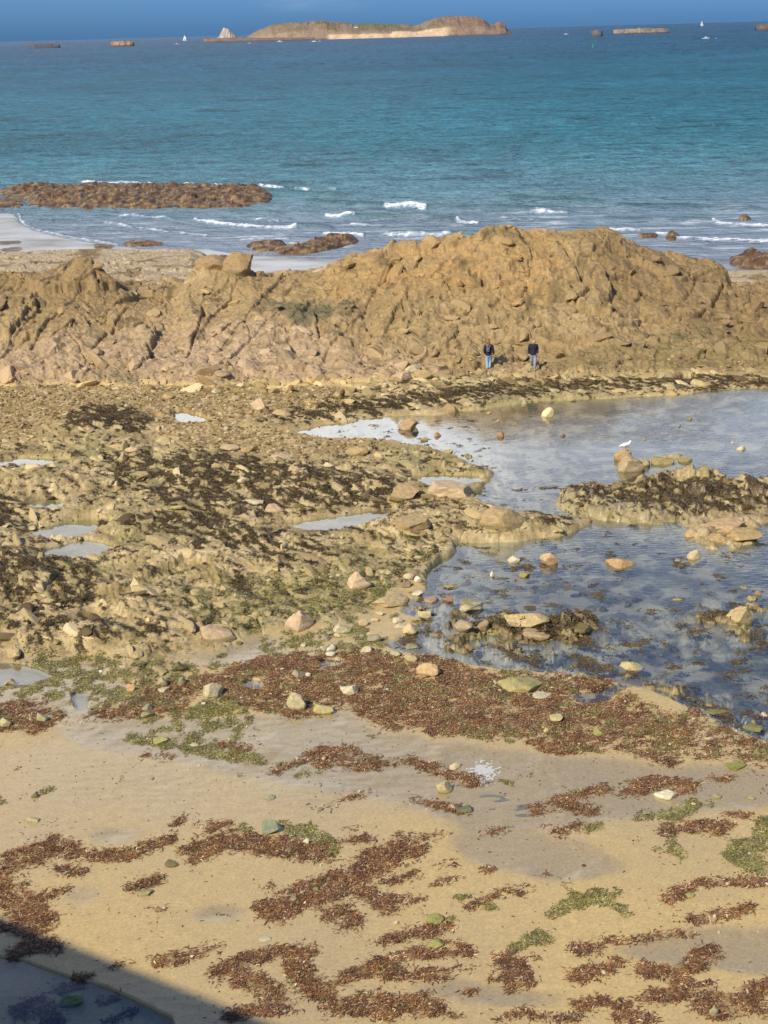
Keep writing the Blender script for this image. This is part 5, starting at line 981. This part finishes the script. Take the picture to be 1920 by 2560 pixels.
M_hair = plain('auburn_hair', (.28, .12, .05), .7); M_shoe = plain('shoe_leather', (.16, .14, .12), .7); M_bag = plain('grey_bag_cloth', (.10, .10, .12), .8); M_black = plain('black_bag', (.015, .015, .02), .6); M_bald = plain('grey_hair', (.5, .45, .4), .8)
def person(u, v, h, rot, label, jm, top_m, leg_m, hair_kind):
    x, y, z = hit(u, v)
    e = bpy.data.objects.new('person', None); col.objects.link(e); e.location = (x, y, z - .02); e.rotation_euler = (0, 0, rot); k = h / 1.72; e.scale = (k, k, k)
    tag(e, label, 'person'); J = dict(jm)
    B_ = {'pel': (0, 0, .95, .11, .09), 'sp': (0, 0, 1.13, .10, .08), 'ch': (0, .0, 1.33, .12, .09), 'nk': (J['head'][0] * .3, J['head'][1] * .3, 1.50, .052), 'h0': (J['head'][0] * .8, J['head'][1] * .8 + .02, 1.575, .082, .088), 'h1': (J['head'][0], J['head'][1] + .02, 1.64, .092, .105), 'h2': (J['head'][0], J['head'][1] + .01, 1.69, .055, .07),
          'nose': (J['head'][0] * .95, J['head'][1] + .125, 1.61, .014), 'earl': (J['head'][0] - .085, J['head'][1] + .01, 1.62, .016), 'earr': (J['head'][0] + .085, J['head'][1] + .01, 1.62, .016)}
    E_ = chain('pel', 'sp', 'ch', 'nk', 'h0', 'h1', 'h2') + [('h1', 'nose'), ('h1', 'earl'), ('h1', 'earr')]
    for s, t in ((-1, 'l'), (1, 'r')):
        kn, an = J['knee' + t], J['ank' + t]; el, wr = J['elb' + t], J['wri' + t]
        B_['hip' + t] = (s * .09, 0, .90, .085); B_['kn' + t] = (*kn, .052); B_['an' + t] = (*an, .036); B_['toe' + t] = (an[0] + s * .02, an[1] + .14, an[2] - .05, .03, .024)
        B_['sh' + t] = (s * .18, 0, 1.41, .055); B_['el' + t] = (*el, .038); B_['wr' + t] = (*wr, .026)
        hx, hy, hz = wr[0] + (wr[0] - el[0]) * .25, wr[1] + (wr[1] - el[1]) * .25, wr[2] + (wr[2] - el[2]) * .25; B_['pa' + t] = (hx, hy, hz, .026, .018)
        E_ += chain('pel', 'hip' + t, 'kn' + t, 'an' + t, 'toe' + t) + chain('ch', 'sh' + t, 'el' + t, 'wr' + t, 'pa' + t)
        for i, (oy, ln) in enumerate(((-.028, .055), (-.010, .075), (.010, .070), (.027, .055))):
            B_[f'fa{i}{t}'] = (hx, hy + oy, hz - ln * .5, .0085); B_[f'fb{i}{t}'] = (hx - s * .02, hy + oy, hz - ln, .0075); E_ += chain('pa' + t, f'fa{i}{t}', f'fb{i}{t}')
        B_['th' + t] = (wr[0], wr[1] + .045, wr[2] - .04, .010); B_['ti' + t] = (wr[0] - s * .01, wr[1] + .06, wr[2] - .07, .008); E_ += chain('wr' + t, 'th' + t, 'ti' + t)
    body = skin('body', B_, E_, 'pel', M_skin, e)
    Tq = {'b': (0, 0, .80, .20, .165), 'b1': (0, 0, .95, .195, .16), 's': (0, 0, 1.15, .185, .15), 'c': (0, 0, 1.34, .205, .16), 'n': (J['head'][0] * .2, J['head'][1] * .2, 1.475, .105)}
    TE = chain('b', 'b1', 's', 'c', 'n')
    for s, t in ((-1, 'l'), (1, 'r')):
        el, wr = J['elb' + t], J['wri' + t]; Tq['sh' + t] = (s * .20, 0, 1.40, .10); Tq['el' + t] = (*el, .080); Tq['wr' + t] = (*wr, .062); TE += chain('c', 'sh' + t, 'el' + t, 'wr' + t)
    skin('jacket', Tq, TE, 'c', top_m, e)
    Lq = {'p': (0, 0, .97, .17, .14)}; LE = []
    for s, t in ((-1, 'l'), (1, 'r')):
        kn, an = J['knee' + t], J['ank' + t]; Lq['h' + t] = (s * .095, 0, .84, .125); Lq['k' + t] = (*kn, .088); Lq['a' + t] = (an[0], an[1], an[2] + .01, .075); LE += chain('p', 'h' + t, 'k' + t, 'a' + t)
    skin('jeans', Lq, LE, 'p', leg_m, e)
    for s, t in ((-1, 'l'), (1, 'r')):
        an = J['ank' + t]; skin('shoe', {'a': (an[0], an[1] - .03, an[2] - .03, .05, .045), 'b': (an[0] + s * .01, an[1] + .06, an[2] - .045, .046, .035), 'c': (an[0] + s * .02, an[1] + .16, an[2] - .055, .038, .026)}, chain('a', 'b', 'c'), 'a', M_shoe, e)
    hx, hy = J['head']
    for s in (-1, 1): tube('eye', (hx + s * .032, hy + .098, 1.635), (hx + s * .032, hy + .108, 1.635), .011, .008, M_black, e)
    tube('mouth', (hx - .022, hy + .103, 1.575), (hx + .022, hy + .103, 1.575), .006, .006, M_pink, e)
    if hair_kind == 'long':
        skin('hair', {'t': (hx, hy - .01, 1.72, .095, .10), 'm': (hx, hy - .045, 1.65, .12, .115), 'b': (hx * .7, hy * .7 - .07, 1.56, .12, .09), 'e': (hx * .4 - .02, hy * .5 - .12, 1.45, .12, .06), 'f': (hx * .3 - .03, -.15, 1.38, .08, .035)}, chain('t', 'm', 'b', 'e', 'f'), 'm', M_hair, e)
    else:
        skin('hair', {'m': (hx, hy - .062, 1.63, .072, .042), 'b': (hx, hy - .06, 1.575, .066, .035)}, chain('m', 'b'), 'm', M_bald, e)
    return e
W1 = person(1222, 925, 1.70, -.15, 'person seen from behind, long auburn hair, black jacket, pale blue jeans, bag in hand', dict(head=(-.05, .06), kneel=(-.09, .02, .49), ankl=(-.08, -.03, .09), kneer=(.07, .10, .50), ankr=(.03, .02, .10), elbl=(-.23, -.03, 1.15), wril=(-.22, .08, .92), elbr=(.24, -.03, 1.15), wrir=(.28, .06, .92)), M_jack, M_jean, 'long')
W2 = person(1333, 925, 1.72, 3.05, 'balding person facing the viewer, looking down, in a black jumper and grey jeans', dict(head=(-.06, .11), kneel=(-.10, .16, .52), ankl=(-.07, .16, .10), kneer=(.08, -.04, .49), ankr=(.09, -.30, .14), elbl=(-.23, -.05, 1.15), wril=(-.20, .05, .92), elbr=(.24, -.06, 1.15), wrir=(.23, .02, .90)), plain('navy_wool', (.022, .020, .034), .9), M_grey, 'short')
bp_ = skin('backpack', {'a': (-.02, -.19, 1.34, .08, .05), 'b': (-.02, -.21, 1.22, .11, .07), 'c': (-.02, -.20, 1.08, .11, .065)}, chain('a', 'b', 'c'), 'b', M_bag); bp_.parent = W1; tag(bp_, 'small grey backpack')
for s in (-1, 1):
    q = skin('strap', {'a': (s * .10, -.15, 1.46, .016), 'b': (s * .06, -.22, 1.36, .014), 'c': (-.02 + s * .015, -.262, 1.24, .012)}, chain('a', 'b', 'c'), 'a', M_grey); q.parent = bp_
hb_ = bpy.data.objects.new('shoulder_bag', None); col.objects.link(hb_); wm_ = Matrix.LocRotScale(W1.location, W1.rotation_euler, W1.scale)
hb_.location = wm_ @ Vector((.40, .02, .66)); hb_.rotation_euler = (0, 0, -.15); tag(hb_, 'small black bag held in the right hand of the person with auburn hair', 'bag')
box('pouch', (-.10, -.05, -.10), (.10, .05, .07), M_black, hb_); tube('handle', (-.06, 0, .06), (-.03, .02, .22), .012, .012, M_black, hb_); tube('handle', (.06, 0, .06), (-.03, .02, .22), .012, .012, M_black, hb_)
M_gull = plain('gull_white', (.82, .82, .80), .7, var=.03); M_gwing = plain('gull_wing', (.74, .75, .76), .7, var=.05); M_beak = plain('beak_yellow', (.65, .45, .08), .5)
gv_ = np.array([q.co[:] for q in GB_.data.vertices]); gt_ = gv_[gv_[:, 2].argmax()]; gx_, gy_, gz_ = GB_.location.x + gt_[0], GB_.location.y + gt_[1], GB_.location.z + gt_[2]
ge = bpy.data.objects.new('seagull', None); col.objects.link(ge); tag(ge, 'white seagull standing on the rounded tan boulder in the lagoon', 'seagull'); ge.rotation_euler = (0, 0, .25)
ge.location = (gx_, gy_, gz_ - .005); ge.scale = (1.3,) * 3
skin('body', {'t': (-.24, 0, .13, .012, .03), 'r': (-.15, 0, .135, .05, .06), 'b': (-.03, 0, .145, .085, .09), 'c': (.08, 0, .165, .08, .085), 'n': (.13, 0, .225, .048), 'h': (.155, 0, .27, .048), 'f': (.185, 0, .265, .03)}, chain('t', 'r', 'b', 'c', 'n', 'h', 'f'), 'b', M_gull, ge)
for s in (-1, 1):
    skin('wing', {'a': (.07, s * .055, .175, .03, .014), 'b': (-.05, s * .066, .165, .042, .014), 'c': (-.18, s * .04, .14, .022, .01), 'd': (-.27, s * .02, .125, .008, .006)}, chain('a', 'b', 'c', 'd'), 'b', M_gwing, ge)
    tube('leg', (-.01, s * .03, .10), (0, s * .03, 0), .008, .007, M_beak, ge); box('foot', (-.01, s * .03 - .02, -.005), (.05, s * .03 + .02, .006), M_beak, ge)
    tube('eye', (.172, s * .030, .278), (.172, s * .038, .278), .006, .005, M_dk, ge)
tube('beak', (.20, 0, .265), (.262, 0, .252), .013, .004, M_beak, ge)
